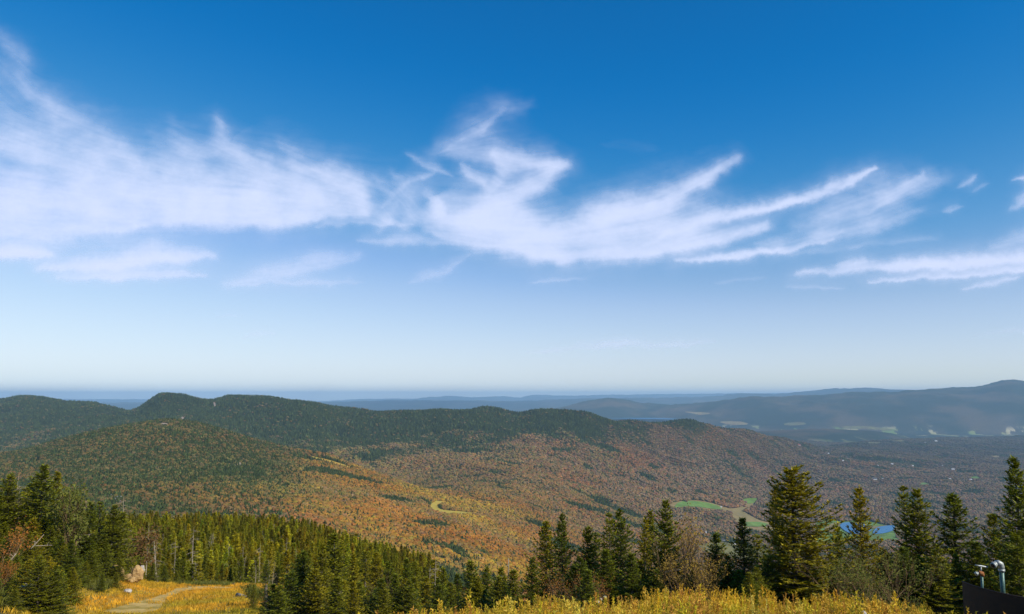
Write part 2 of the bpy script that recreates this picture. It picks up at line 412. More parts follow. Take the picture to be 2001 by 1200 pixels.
# ------------------------------------------------------------------ cirrus, one thin high sheet 7 km above the camera
CW, CH = 2600, 1000
AZ0, AZ1, EL0, EL1 = R(-52), R(52), R(2.2), R(33)
def clouds():
    az = np.linspace(AZ0, AZ1, CW)[None, :]; el = np.linspace(EL0, EL1, CH)[:, None]
    dx = np.cos(el) * np.sin(az); dy = np.cos(el) * np.cos(az); dz = np.sin(el) * np.ones_like(az)
    fwd = dy * CP + dz * SP; up = -dy * SP + dz * CP
    px = 1000.5 + F * dx / fwd; py = 600 - F * up / fwd
    S = [ # (points, half width, strength)
     ([(-700,420),(-200,390),(0,395),(200,405),(450,400),(690,398)], 52, .86),
     ([(-60,262),(60,290),(200,345),(350,375)], 42, .62), ([(-700,330),(-300,300),(-50,262)], 40, .5),
     ([(-20,60),(35,110),(60,190),(120,235),(210,290),(320,350)], 26, .40), ([(0,120),(10,220),(60,280)], 34, .26),
     ([(428,235),(440,285),(520,335),(620,380)], 24, .48), ([(430,300),(520,350),(640,400)], 40, .45),
     ([(330,240),(370,310),(450,360)], 28, .30), ([(545,268),(590,330),(650,372)], 22, .30), ([(300,260),(330,320),(400,360)], 30, .22),
     ([(-100,452),(0,455),(100,458),(260,440)], 22, .75), ([(260,436),(560,430),(715,415)], 18, .7),
     ([(620,330),(690,375),(712,405)], 26, .72), ([(200,380),(350,390),(520,380)], 34, .3),
     ([(-60,498),(40,497),(90,496)], 15, .95), ([(75,524),(200,516),(300,508),(420,505)], 19, .95), ([(110,540),(250,541),(400,540)], 11, .65),
     ([(440,553),(560,533),(700,505)], 20, .55), ([(460,555),(580,556),(700,553)], 6, .4), ([(230,490),(330,480)], 10, .3),
     ([(700,470),(900,482)], 10, .45), ([(620,445),(720,430),(800,440)], 8, .4), ([(725,350),(765,395),(740,450)], 14, .36),
     ([(760,340),(800,390),(790,450)], 22, .45), ([(850,340),(790,360),(740,400)], 8, .3),
     ([(832,430),(900,432),(985,445),(1100,468)], 40, .92), ([(838,385),(860,420)], 22, .8),
     ([(830,452),(950,482),(1100,500),(1250,498),(1400,472),(1500,440)], 22, .92),
     ([(1000,475),(1150,440),(1280,405),(1370,360),(1437,314)], 24, .86),
     ([(1250,480),(1350,440),(1450,415),(1580,385),(1715,332)], 11, .84),
     ([(920,430),(1000,390),(1060,350),(1112,326)], 27, .78), ([(960,300),(1040,318),(1110,328)], 17, .6),
     ([(850,300),(905,265),(960,222),(1035,208)], 28, .26), ([(868,292),(930,250),(985,215)], 9, .30), ([(880,300),(960,300),(1000,330)], 26, .45),
     ([(795,298),(830,320),(885,348)], 8, .34), ([(905,322),(920,345),(945,365)], 9, .6), ([(960,300),(975,340),(950,385)], 14, .45),
     ([(1130,470),(1280,455),(1420,425)], 36, .75), ([(1150,400),(1180,410),(1240,430)], 18, .3),
     ([(1320,515),(1450,507),(1560,487),(1628,466)], 9, .8), ([(1480,480),(1560,470),(1640,450)], 12, .3),
     ([(1560,440),(1650,405),(1750,385),(1845,352)], 34, .46), ([(1590,465),(1700,450),(1800,415)], 20, .46), ([(1700,420),(1800,350),(1800,338)], 12, .4),
     ([(1560,543),(1680,525),(1850,520),(2001,505),(2300,480),(2700,470)], 15, .95), ([(1640,520),(1700,515)], 7, .5),
     ([(1700,552),(1850,540),(2001,528),(2300,520)], 8, .75), ([(1880,566),(2001,545)], 6, .6),
     ([(1980,352),(2100,335)], 7, .55), ([(1968,408),(2020,385),(2120,360)], 13, .6), ([(1940,480),(2001,463),(2150,440)], 16, .36),
     ([(1874,369),(1908,348)], 8, .42), ([(1838,416),(1880,407)], 7, .4), ([(1895,380),(1930,365)], 4, .25), ([(2200,380),(2500,330)], 30, .5),
     ([(1030,690),(1200,676),(1395,667)], 8, .34), ([(1540,567),(1650,564)], 4, .3), ([(1040,554),(1150,545)], 4, .3),
     ([(800,552),(880,532),(925,505)], 9, .34), ([(470,657),(545,656)], 4, .28), ([(415,620),(470,619)], 3, .2), ([(1290,290),(1180,285)], 12, .08),
     ([(1550,500),(1700,480),(1830,465)], 8, .22), ([(1900,650),(2001,645),(2100,645)], 4, .2), ([(1400,560),(1500,545)], 4, .2)]
    # wobble so strokes do not read as drawn
    wx = 20 * fbm(px, py, 150, 4, 201) + 12 * fbm(px, py, 46, 4, 205, 0.6)
    wy = 14 * fbm(px, py, 150, 4, 211) + 10 * fbm(px, py, 40, 4, 215, 0.6)
    X, Y = px + wx, py + wy
    keep = np.ones_like(px); ax = np.zeros_like(px); ay = np.zeros_like(px)
    for pts, hw, a in S:
        P = np.array(pts, float)
        x0, x1, y0, y1 = P[:,0].min()-3.2*hw-20, P[:,0].max()+3.2*hw+20, P[:,1].min()-3.2*hw-20, P[:,1].max()+3.2*hw+20
        sel = (X > x0) & (X < x1) & (Y > y0) & (Y < y1)
        if not sel.any(): continue
        xs, ys = X[sel], Y[sel]
        best = np.full(xs.shape, 1e9); tx = np.zeros_like(xs); tyy = np.zeros_like(xs); pr = np.zeros_like(xs)
        L = np.concatenate([[0], np.cumsum(np.hypot(*np.diff(P, axis=0).T))]); Lt = L[-1]
        for k in range(len(P) - 1):
            d = P[k+1] - P[k]; q = np.clip(((xs - P[k,0]) * d[0] + (ys - P[k,1]) * d[1]) / (d @ d), 0, 1)
            ex, ey = xs - P[k,0] - q * d[0], ys - P[k,1] - q * d[1]
            dd = np.hypot(ex, ey * np.where(ey > 0, 1.45, 0.9)); m = dd < best          # firmer lower edge, soft upper
            best = np.where(m, dd, best); tx = np.where(m, d[0] / np.hypot(*d), tx); tyy = np.where(m, d[1] / np.hypot(*d), tyy)
            pr = np.where(m, (L[k] + q * (L[k+1] - L[k])) / Lt, pr)
        sn = np.sin(np.pi * np.clip(pr * 0.94 + 0.03, 0, 1))
        wd = hw * (0.28 + 0.72 * sn ** 0.7)
        fall = (0.72 * np.exp(-(best / wd) ** 2 * 0.8) + 0.28 * np.exp(-(best / (wd * 2.0 + 12)) ** 2)) * a * (0.42 + 0.58 * sn ** 0.5)
        keep[sel] *= 1 - fall; ax[sel] += tx * fall; ay[sel] += tyy * fall
    D = 1 - keep
    ax += 0.25; ay -= 0.06
    nn = np.hypot(ax, ay); ax /= nn; ay /= nn
    # grain drawn out along the flow (line integral of noise), in texture space
    sx = (AZ1 - AZ0) / CW; k = F * sx
    G = 0.65 * fbm(px, py, 34, 2, 221) + 0.45 * fbm(px, py, 13, 2, 231) + 0.4 * fbm(px, py, 6, 1, 241)
    jj, ii = np.meshgrid(np.arange(CW), np.arange(CH))
    acc = G.copy(); cnt = 1
    for sgn in (1, -1):
        fx = jj.astype(float); fy = ii.astype(float)
        for st in range(22):
            a_ = np.clip(fy, 0, CH-1).astype(int); b_ = np.clip(fx, 0, CW-1).astype(int)
            fx += sgn * ax[a_, b_] * 2.2; fy -= sgn * ay[a_, b_] * 2.2 * (CH / (EL1-EL0)) / (CW / (AZ1-AZ0))
            acc += G[np.clip(fy, 0, CH-1).astype(int), np.clip(fx, 0, CW-1).astype(int)]; cnt += 1
    acc /= cnt; acc /= acc.std()
    patch = fbm(px, py, 90, 4, 251)
    fine = fbm(px * 0.5 + py * 0.5, py * 1.4 - px * 0.3, 42, 5, 261, 0.65)
    A = D * (1 + 0.015 * acc + 0.26 * patch + 0.10 * fine) + (0.022 * acc + 0.11 * fine + 0.10 * patch) * 4 * D * (1 - D)
    A = np.clip((A - 0.03) / 0.97, 0, 1)
    A = (0.45 * A + 0.55 * smooth(0.0, 1.0, A)) * 0.90
    # thin veil low in the north and round the big cloud
    A = np.maximum(A, 0.10 * smooth(0.1, 0.8, D))
    edge = smooth(0, 60, jj) * smooth(0, 60, CW - 1 - jj) * smooth(0, 20, ii) * smooth(0, 40, CH - 1 - ii)
    return np.clip(A * edge, 0, 1)
A = clouds()
img = bpy.data.images.new('cirrus_density', CW, CH, alpha=False, float_buffer=False)
img.colorspace_settings.name = 'Non-Color'
pix = np.ones((CH, CW, 4), np.float32); pix[..., :3] = A[..., None]
img.pixels.foreach_set(pix.ravel()); img.pack()
m_cloud = bpy.data.materials.new('cirrus_ice'); m_cloud.use_nodes = True
n, l = m_cloud.node_tree.nodes, m_cloud.node_tree.links
n.remove(n['Principled BSDF'])
tex = n.new('ShaderNodeTexImage'); tex.image = img; tex.extension = 'EXTEND'
tr = n.new('ShaderNodeBsdfTransparent'); tl = n.new('ShaderNodeBsdfTranslucent'); df = n.new('ShaderNodeBsdfDiffuse')
tl.inputs[0].default_value = (0.78, 0.79, 0.90, 1); df.inputs[0].default_value = (0.3, 0.3, 0.3, 1)
m1 = n.new('ShaderNodeAddShader'); m2 = n.new('ShaderNodeMixShader')
l.new(tl.outputs[0], m1.inputs[0]); l.new(df.outputs[0], m1.inputs[1])
l.new(tex.outputs['Color'], m2.inputs[0]); l.new(tr.outputs[0], m2.inputs[1]); l.new(m1.outputs[0], m2.inputs[2])
l.new(m2.outputs[0], n['Material Output'].inputs[0])
na, ne = 120, 80
CZ = 7000.0
azs = np.linspace(AZ0, AZ1, na); els = EL0 + (EL1 - EL0) * np.linspace(0, 1, ne) ** 1.4
V, UV = [], []
for e_ in els:
    for a_ in azs:
        d = CZ / math.tan(e_)
        V.append((d * math.sin(a_), d * math.cos(a_), CZ))
        UV.append(((a_ - AZ0) / (AZ1 - AZ0), (e_ - EL0) / (EL1 - EL0)))
V = np.array(V); UV = np.array(UV)
idx = np.arange(na * ne).reshape(ne, na)
Q = np.stack([idx[:-1, :-1], idx[:-1, 1:], idx[1:, 1:], idx[1:, :-1]], -1).reshape(-1, 4)
me = mesh_np('cirrus_clouds', V, Q, np.full(len(Q), 4), m_cloud, True)
uvl = me.uv_layers.new(name='UVMap'); uvl.data.foreach_set('uv', UV[Q.ravel()].astype(np.float32).ravel())
link('clouds', me, kind='stuff', label='white wind-drawn cirrus clouds across the blue sky')
# ------------------------------------------------------------------ places in the valley
def outline(points, Y0=700.0):
    return np.array([hit(px, py, Y0) for px, py in points])
def inside(poly, X, Y):
    r = np.zeros(X.shape, bool); n_ = len(poly)
    for i in range(n_):
        x1, y1 = poly[i]; x2, y2 = poly[(i + 1) % n_]
        c_ = ((y1 > Y) != (y2 > Y)) & (X < (x2 - x1) * (Y - y1) / (y2 - y1 + 1e-12) + x1)
        r ^= c_
    return r
def rounded(poly, times=2):
    for _ in range(times):
        q = []
        for i in range(len(poly)):
            a_, b_ = poly[i], poly[(i + 1) % len(poly)]
            q += [a_ * 0.75 + b_ * 0.25, a_ * 0.25 + b_ * 0.75]
        poly = np.array(q)
    return poly
def drape(poly, lift, cell):
    """a mesh that follows the ground inside an outline"""
    bm = bmesh.new()
    f = bm.faces.new([bm.verts.new((p[0], p[1], 0)) for p in poly])
    bmesh.ops.triangulate(bm, faces=[f])
    for _ in range(7):
        long = [e for e in bm.edges if e.calc_length() > cell]
        if not long: break
        bmesh.ops.subdivide_edges(bm, edges=long, cuts=1, use_grid_fill=False)
        bmesh.ops.triangulate(bm, faces=bm.faces[:])
    for v in bm.verts: v.co.z = float(ground(v.co.x, v.co.y)) + lift
    me = bpy.data.meshes.new('patch'); bm.normal_update(); bm.to_mesh(me); bm.free()
    return me

def field_mat(name, c1, c2, scale=0.02):
    m, n, l, b = material(name)
    p = geo_pos(n)
    c_ = nramp(n, l, nnoise(n, l, scale, p, 5, 0.6), [(0.35, c1), (0.65, c2)])
    c_ = nmix(n, l, nramp(n, l, nnoise(n, l, scale * 0.35, p, 4, 0.6), [(0.50, (0, 0, 0)), (0.60, (1, 1, 1))]), c_, tuple(q * w_ for q, w_ in zip(c1, (1.15, 0.85, 0.9))))
    l.new(c_, b.inputs['Base Color']); return m
m_green = field_mat('mown_hay_green', (0.095, 0.185, 0.028), (0.17, 0.27, 0.045))
m_pale = field_mat('cut_hay_tan', (0.19, 0.15, 0.05), (0.28, 0.21, 0.08))
m_olive = field_mat('rough_pasture', (0.10, 0.105, 0.03), (0.18, 0.16, 0.05))
m_yellow = field_mat('yellow_brush', (0.36, 0.27, 0.035), (0.46, 0.34, 0.05))
m_bare = field_mat('bare_ledge_rock', (0.30, 0.24, 0.17), (0.46, 0.37, 0.27), 0.2)
fields = []   # outlines kept free of trees
def field(name, pts, mat, lift, cell=60, Y0=700.0, rnd=2, keep=True, **pr):
    poly = rounded(outline(pts, Y0), rnd)
    me = drape(poly, lift, cell); me.materials.append(mat)
    o = link(name, me, kind='structure', **pr)
    if keep: fields.append(poly)
    return o
field('hay_field', [(1300,992),(1320,981),(1345,977),(1380,980),(1412,990),(1432,996),(1452,990),(1470,976),(1482,974),(1478,984),(1462,998),(1440,1004),(1400,1001),(1360,995),(1325,996)], m_pale, 2.0)
field('green_field', [(1316,991),(1330,981),(1352,979),(1385,984),(1410,992),(1408,997),(1370,992),(1340,990),(1322,995)], m_green, 4.0, keep=False)
field('green_field', [(1448,978),(1462,974),(1482,975),(1480,981),(1455,986)], m_green, 4.0)
field('pasture', [(1425,1003),(1452,998),(1470,1010),(1490,1020),(1540,1024),(1560,1034),(1530,1045),(1470,1040),(1440,1030)], m_pale, 2.0)
field('green_field', [(1450,1022),(1475,1020),(1500,1024),(1505,1029),(1470,1031),(1452,1029)], m_green, 4.0, keep=False)
field('green_field', [(1384,1030),(1402,1024),(1398,1032)], m_green, 3.0)
field('pasture', [(1360,1064),(1400,1058),(1440,1066),(1500,1070),(1530,1085),(1500,1105),(1420,1095),(1370,1080)], m_olive, 2.0)
field('golf_fairway', [(1590,1022),(1615,1014),(1640,1020),(1660,1020),(1690,1012),(1705,1022),(1770,1032),(1790,1045),(1770,1058),(1700,1062),(1640,1058),(1600,1072),(1590,1050)], m_green, 2.0)
field('sand_bank', [(1610,1032),(1630,1022),(1646,1022),(1640,1034),(1634,1044),(1614,1040)], m_pale, 4.0, keep=False)
field('sand_bank', [(1690,1030),(1752,1027),(1765,1034),(1770,1050),(1752,1056),(1748,1034),(1700,1034)], m_pale, 4.0, keep=False)
field('pasture', [(1812,1007),(1842,1006),(1850,1010),(1820,1012)], m_pale, 2.0)
field('green_field', [(1796,945),(1808,942),(1820,948),(1802,951)], m_green, 3.0)
field('green_field', [(1896,932),(1912,931),(1916,936),(1900,938)], m_green, 3.0)
field('clearing', [(837,990),(845,983),(862,978),(882,981),(866,986),(857,990),(858,995),(870,998),(900,1000),(940,1002),(936,1008),(880,1008),(850,1003),(840,997)], m_yellow, 1.5, 25, rnd=1)
field('ski_trail', [(596,888),(612,893),(650,903),(690,915),(686,918),(650,909),(612,898)], m_yellow, 2.0, 30)
field('rock_ledge', [(312,829),(320,828),(330,830),(328,835),(314,833)], m_bare, 4.0, 20)
field('rock_ledge', [(352,818),(358,815),(360,820),(356,822)], m_bare, 5.0, 20)
field('ski_trail', [(416,787),(421,788),(422,796),(418,795)], m_bare, 6.0, 40, 5000.0)
field('cliff', [(450,908),(472,906),(476,913),(458,914)], m_bare, 5.0, 20, keep=False)
field('cliff', [(205,975),(222,970),(240,976),(242,986),(222,988)], field_mat('grey_cliff_rock', (0.22, 0.2, 0.22), (0.42, 0.38, 0.4), 0.25), 6.5, 20, keep=False)
for pts in ([(1640,834),(1690,833),(1745,840),(1740,843),(1700,840),(1650,838)], [(1332,806),(1365,805),(1395,809),(1360,811)], [(1400,825),(1440,823),(1470,829),(1425,832)],
            [(1530,827),(1570,825),(1578,831),(1535,833)], [(1735,862),(1770,861),(1766,865)], [(1688,866),(1725,864),(1722,868)], [(1930,892),(1955,892),(1950,895)], [(1950,852),(2001,850),(2001,854)]):
    field('hay_field', pts, m_pale if pts[0][0] in (1332, 1400, 1930) else m_olive, 9.0, 400, 8000.0, 1)

# ponds
ponds = []
m_water, n, l, b = material('pond_water')
b.inputs['Base Color'].default_value = (0.002, 0.13, 0.30, 1); b.inputs['Roughness'].default_value = 0.25
b.inputs['Specular IOR Level'].default_value = 0.12
l.new(nbump(n, l, nnoise(n, l, 0.15, geo_pos(n), 3), 0.12, 0.5), b.inputs['Normal'])
for pts in ([(1640,1027),(1650,1024),(1672,1026),(1695,1031),(1706,1040),(1690,1047),(1664,1046),(1646,1036)], [(1704,1044),(1712,1034),(1735,1030),(1750,1031),(1748,1038),(1732,1043),(1712,1045)]):
    poly = rounded(outline(pts), 2)
    zz = ground(poly[:, 0], poly[:, 1]).max() + 3.5
    me = bpy.data.meshes.new('pond'); me.from_pydata([(p[0], p[1], zz) for p in poly], [], [list(range(len(poly)))])
    me.materials.append(m_water)
    link('pond', me, kind='structure'); fields.append(poly); ponds.append(poly)
# far lake behind the main ridge
poly = rounded(outline([(1180,824),(1230,816),(1310,818),(1330,828),(1280,831),(1200,829)], 12000.0), 2)
zz = ground(poly[:, 0], poly[:, 1]).max() + 6
me = bpy.data.meshes.new('lake'); me.from_pydata([(p[0], p[1], zz) for p in poly], [], [list(range(len(poly)))]); me.materials.append(m_water)
link('lake', me, kind='structure')

# ------------------------------------------------------------------ houses far below
def plain(name, c_, rough=0.8):
    m, n, l, b = material(name); b.inputs['Roughness'].default_value = rough
    v = nramp(n, l, nnoise(n, l, 1.2, obj_pos(n), 3), [(0.3, tuple(0.85 * q for q in c_)), (0.7, tuple(min(1, 1.1 * q) for q in c_))])
    l.new(v, b.inputs['Base Color']); return m
HM_ = {'white': plain('white_clapboard', (0.66, 0.65, 0.62)), 'grey': plain('grey_siding', (0.40, 0.41, 0.43)), 'red': plain('red_barn_board', (0.30, 0.05, 0.035)),
       'dark': plain('dark_shingle', (0.07, 0.075, 0.085)), 'metal': plain('pale_metal_sheet', (0.42, 0.43, 0.45), 0.6), 'teal': plain('turquoise_sheet', (0.10, 0.45, 0.42)), 'glass': plain('dark_pane', (0.03, 0.04, 0.05), 0.15)}
def box(x0, x1, y0, y1, z0, z1):
    V = [(x, y, z) for z in (z0, z1) for y in (y0, y1) for x in (x0, x1)]
    return V, [(0, 2, 3, 1), (4, 5, 7, 6), (0, 1, 5, 4), (1, 3, 7, 5), (3, 2, 6, 7), (2, 0, 4, 6)]
house_spots = []
def house(px, py, wpx, wall, roof, label, turn=0.0, cat='house', Y0=900.0, name='house'):
    x, y = hit(px, py, Y0); z = float(ground(x, y)) + 0.3
    w = 0.72 * wpx / F * y; d = w * 0.62; h = w * 0.30; rh = w * 0.24
    t = thing(name, label, cat, (x, y, z), 'houses and barns scattered through the wooded valley'); t.rotation_euler.z = turn
    V, Fc = box(-w/2, w/2, -d/2, d/2, 0, h)
    k = len(V); V += [(-w/2, 0, h + rh * 0.96), (w/2, 0, h + rh * 0.96)]
    Fc += [(4, 6, k), (5, k + 1, 7)]
    me = bpy.data.meshes.new('wall'); me.from_pydata(V, [], Fc); me.materials.append(HM_[wall]); link('wall', me, t)
    o_ = w * 0.05; th = w * 0.02
    V = []; Fc = []
    for sgn in (-1, 1):
        b0 = len(V)
        e = (d / 2 + o_); ez = h - rh * (o_ / (d / 2))
        for xx in (-w/2 - o_, w/2 + o_):
            V += [(xx, sgn * e, ez), (xx, 0, h + rh), (xx, 0, h + rh + th), (xx, sgn * e, ez + th)]
        Fc += [(b0, b0+1, b0+5, b0+4), (b0+3, b0+2, b0+6, b0+7), (b0, b0+3, b0+7, b0+4), (b0, b0+1, b0+2, b0+3), (b0+4, b0+5, b0+6, b0+7)]
    me = bpy.data.meshes.new('roof'); me.from_pydata(V, [], Fc); me.materials.append(HM_[roof]); link('roof', me, t)
    for k in range(4):
        u = (-0.36 + 0.24 * k) * w
        V, Fc = box(u - w*.035, u + w*.035, -d/2 - 0.06, -d/2 + 0.02, h * 0.4, h * 0.8)
        me = bpy.data.meshes.new('window'); me.from_pydata(V, [], Fc); me.materials.append(HM_['glass']); link('window', me, t)
    house_spots.append((x, y, w))
house(1377, 1043, 9, 'white', 'metal', 'white farmhouse with pale roof among brown trees below the hay field', 0.3)
house(1413, 1057, 10, 'grey', 'dark', 'long grey house with dark roof at the top edge of the olive pasture', -0.1)
house(1436, 1064, 6, 'white', 'metal', 'small white shed beside the grey house on the pasture edge', 0.5, 'shed', name='shed')
house(1409, 992, 5, 'white', 'metal', 'small pale barn at the right tip of the curved green field', 0.2, 'barn', name='barn')
house(1331, 1012, 5, 'grey', 'metal', 'grey cottage in brown woods below the curved green field', 0.9)
house(1369, 1012, 5, 'white', 'dark', 'white cottage with dark roof in brown woods below the curved field', 0.0)
house(1596, 1076, 7, 'white', 'metal', 'white house behind the big leaning fir beside the golf fairway', 0.2)
house(1512, 1040, 9, 'grey', 'dark', 'grey house among trees left of the big leaning fir', 0.4)
house(1781, 985, 9, 'white', 'metal', 'long white barn seen between two fir tops above the ponds', 0.0, 'barn', name='barn')
house(1840, 995, 7, 'grey', 'metal', 'grey house in the valley woods above the narrow tan field', 0.1)
house(1709, 938, 11, 'white', 'dark', 'wide white house with dark roof in the middle of the brown valley', 0.0)
house(1724, 936, 5, 'white', 'dark', 'small white outbuilding right of the wide white valley house', 0.3, 'shed', name='shed')
house(1562, 871, 6, 'white', 'red', 'white house with red roof on the far end of the ridge', 0.0)
house(1593, 883, 4, 'red', 'dark', 'small red house on the slope below the ridge end', 0.1)
house(1619, 887, 5, 'white', 'metal', 'white house between the red house and the valley floor', 0.4)
house(1647, 901, 5, 'white', 'metal', 'white house at the foot of the ridge slope', 0.2)
house(1666, 881, 4, 'white', 'red', 'tiny white house with red roof beyond the ridge foot', 0.0)
house(1715, 911, 5, 'grey', 'metal', 'grey valley house left of a pair of dark woodlots', 0.6)
house(1743, 908, 6, 'white', 'metal', 'white valley house right of a pair of dark woodlots', 0.0)
house(1783, 911, 5, 'white', 'metal', 'lone white house in brown woods above the fir tops', 0.3)
house(1841, 911, 4, 'white', 'metal', 'small white house far across the valley near dark trees', 0.1)
house(1862, 919, 8, 'grey', 'metal', 'long grey roofed building in the right hand valley woods', 0.0)
house(1856, 937, 6, 'grey', 'metal', 'grey roofed house below the long grey building', 0.2)
house(1897, 939, 7, 'white', 'metal', 'bright white house beside a small green field at the right', 0.1)
house(1829, 863, 6, 'white', 'metal', 'white barn far out on the blue valley plain', 0.0, 'barn', name='barn')
house(1808, 866, 4, 'red', 'metal', 'small red barn far out on the blue valley plain', 0.0, 'barn', name='barn')
house(169, 857, 7, 'teal', 'teal', 'turquoise roofed ski lift hut in the woods of the left ridge', 0.0, 'hut', 4000.0, 'lift_hut')

# ------------------------------------------------------------------ canopies for the wooded slopes
def leaf_lump(seed):
    bm = bmesh.new(); bmesh.ops.create_icosphere(bm, subdivisions=2, radius=1.0)
    r_ = random.Random(seed)
    off = [r_.uniform(-9, 9) for _ in range(3)]
    from mathutils import noise as mn
    for v in bm.verts:
        p = v.co * 2.1 + Vector(off)
        k = 1 + 0.55 * mn.noise(p) + 0.28 * mn.noise(p * 2.3)
        v.co = Vector((v.co.x * k * 0.52, v.co.y * k * 0.52, max(0.0, 0.60 + v.co.z * k * 0.42)))
    me = bpy.data.meshes.new('leaf_crown'); bm.to_mesh(me); bm.free(); return me
def tiny_conifer(seed):
    r_ = random.Random(seed); V, Fc = [], []
    for k in range(5):
        z0, z1 = 0.08 + 0.17 * k, 0.36 + 0.17 * k
        if k == 4: z1 = 1.02
        rr = (0.26 - 0.045 * k); m_ = 7
        base = len(V)
        for j in range(m_):
            a_ = 2 * math.pi * (j + 0.5 * (k % 2)) / m_; q = rr * (1.25 if j % 2 else 0.7) * r_.uniform(0.8, 1.2)
            V.append((q * math.cos(a_), q * math.sin(a_), z0 + r_.uniform(-0.03, 0.03)))
        V.append((r_.uniform(-.01, .01), r_.uniform(-.01, .01), z1))
        for j in range(m_): Fc.append((base + j, base + (j + 1) % m_, base + m_))
    me = bpy.data.meshes.new('fir_crown'); me.from_pydata(V, [], Fc); return me
def inst_mat(name):
    m, n, l, b = material(name)
    a_ = n.new('ShaderNodeAttribute'); a_.attribute_type = 'INSTANCER'; a_.attribute_name = 'tint'
    l.new(a_.outputs['Color'], b.inputs['Base Color'])
    b.inputs['Specular IOR Level'].default_value = 0.0
    b.inputs['Roughness'].default_value = 1.0
    return m
def scatter(name, P, size, tint, protos, label, wide=None):
    """one object of instanced plants: points carry size, turn and colour"""
    k = len(P)
    me = bpy.data.meshes.new(name); me.vertices.add(k); me.vertices.foreach_set('co', np.asarray(P, np.float32).ravel())
    size = np.asarray(size, np.float32)
    if size.ndim == 1:
        wd = size if wide is None else size * wide
        size = np.stack([wd, wd, size], -1)
    a_ = me.attributes.new('size', 'FLOAT_VECTOR', 'POINT'); a_.data.foreach_set('vector', size.astype(np.float32).ravel())
    rot = np.zeros((k, 3), np.float32); rot[:, 2] = RNG.uniform(0, 6.283, k); rot[:, :2] = RNG.normal(0, 0.03, (k, 2))
    a_ = me.attributes.new('turn', 'FLOAT_VECTOR', 'POINT'); a_.data.foreach_set('vector', rot.ravel())
    a_ = me.attributes.new('tint', 'FLOAT_COLOR', 'POINT')
    a_.data.foreach_set('color', np.concatenate([tint, np.ones((k, 1))], 1).astype(np.float32).ravel())
    o = link(name, me, kind='stuff', label=label)
    g = bpy.data.node_groups.new(name + '_nodes', 'GeometryNodeTree')
    g.interface.new_socket('Geometry', in_out='INPUT', socket_type='NodeSocketGeometry')
    g.interface.new_socket('Geometry', in_out='OUTPUT', socket_type='NodeSocketGeometry')
    gi, go = g.nodes.new('NodeGroupInput'), g.nodes.new('NodeGroupOutput')
    ip = g.nodes.new('GeometryNodeInstanceOnPoints'); jn = g.nodes.new('GeometryNodeJoinGeometry')
    for pm in protos:
        po = bpy.data.objects.new(name + '_sprig', pm)
        oi = g.nodes.new('GeometryNodeObjectInfo'); oi.inputs['Object'].default_value = po; oi.inputs['As Instance'].default_value = True
        g.links.new(oi.outputs['Geometry'], jn.inputs[0])
    def attr(nm, ty_):
        q = g.nodes.new('GeometryNodeInputNamedAttribute'); q.data_type = ty_; q.inputs[0].default_value = nm; return q.outputs[0]
    g.links.new(gi.outputs[0], ip.inputs['Points']); g.links.new(jn.outputs[0], ip.inputs['Instance'])
    ip.inputs['Pick Instance'].default_value = True
    rv = g.nodes.new('FunctionNodeRandomValue'); rv.data_type = 'INT'; rv.inputs[4].default_value = 0; rv.inputs[5].default_value = len(protos) - 1
    g.links.new(rv.outputs[2], ip.inputs['Instance Index'])
    er = g.nodes.new('FunctionNodeEulerToRotation'); g.links.new(attr('turn', 'FLOAT_VECTOR'), er.inputs[0])
    g.links.new(er.outputs[0], ip.inputs['Rotation']); g.links.new(attr('size', 'FLOAT_VECTOR'), ip.inputs['Scale'])
    g.links.new(ip.outputs[0], go.inputs[0])
    md = o.modifiers.new('plants', 'NODES'); md.node_group = g
    return o
m_leaf = inst_mat('autumn_leaves'); m_fir_far = inst_mat('dark_fir_needles')
lumps = [leaf_lump(k) for k in range(6)]; firs = [tiny_conifer(k) for k in range(5)]
for q in lumps: q.materials.append(m_leaf)
for q in firs: q.materials.append(m_fir_far)

# points on a jittered grid in (bearing, log distance) so that trees are as dense as they look
pond_polys = list(ponds)
def near_pond(P):
    r = np.zeros(len(P), bool)
    for q in pond_polys:
        c_ = q.mean(0); r |= inside(c_ + (q - c_) * 1.5, P[:, 0], P[:, 1])
    return r
P_, C_, W_, S_ = [], [], [], []
Yb = np.geomspace(560.0, 13500.0, 60)
for y0, y1 in zip(Yb[:-1], Yb[1:]):
    ym = (y0 + y1) / 2
    sp = min(max(5.2, ym * 0.0023), 26.0)
    t0, t1 = -0.84, 0.84
    nx = int((t1 - t0) * ym / sp); ny = max(1, int((y1 - y0) / sp))
    gx, gy = np.meshgrid(np.arange(nx), np.arange(ny), indexing='ij')
    tq = t0 + (gx + RNG.uniform(0, 1, gx.shape)) / nx * (t1 - t0)
    Yq = y0 + (gy + RNG.uniform(0, 1, gy.shape)) / ny * (y1 - y0)
    Xq = tq * Yq
    Zq = ground(Xq, Yq)
    P_.append(np.stack([Xq, Yq, Zq], -1).reshape(-1, 3)); S_.append(np.full(Xq.size, sp))
P_ = np.concatenate(P_); S_ = np.concatenate(S_)
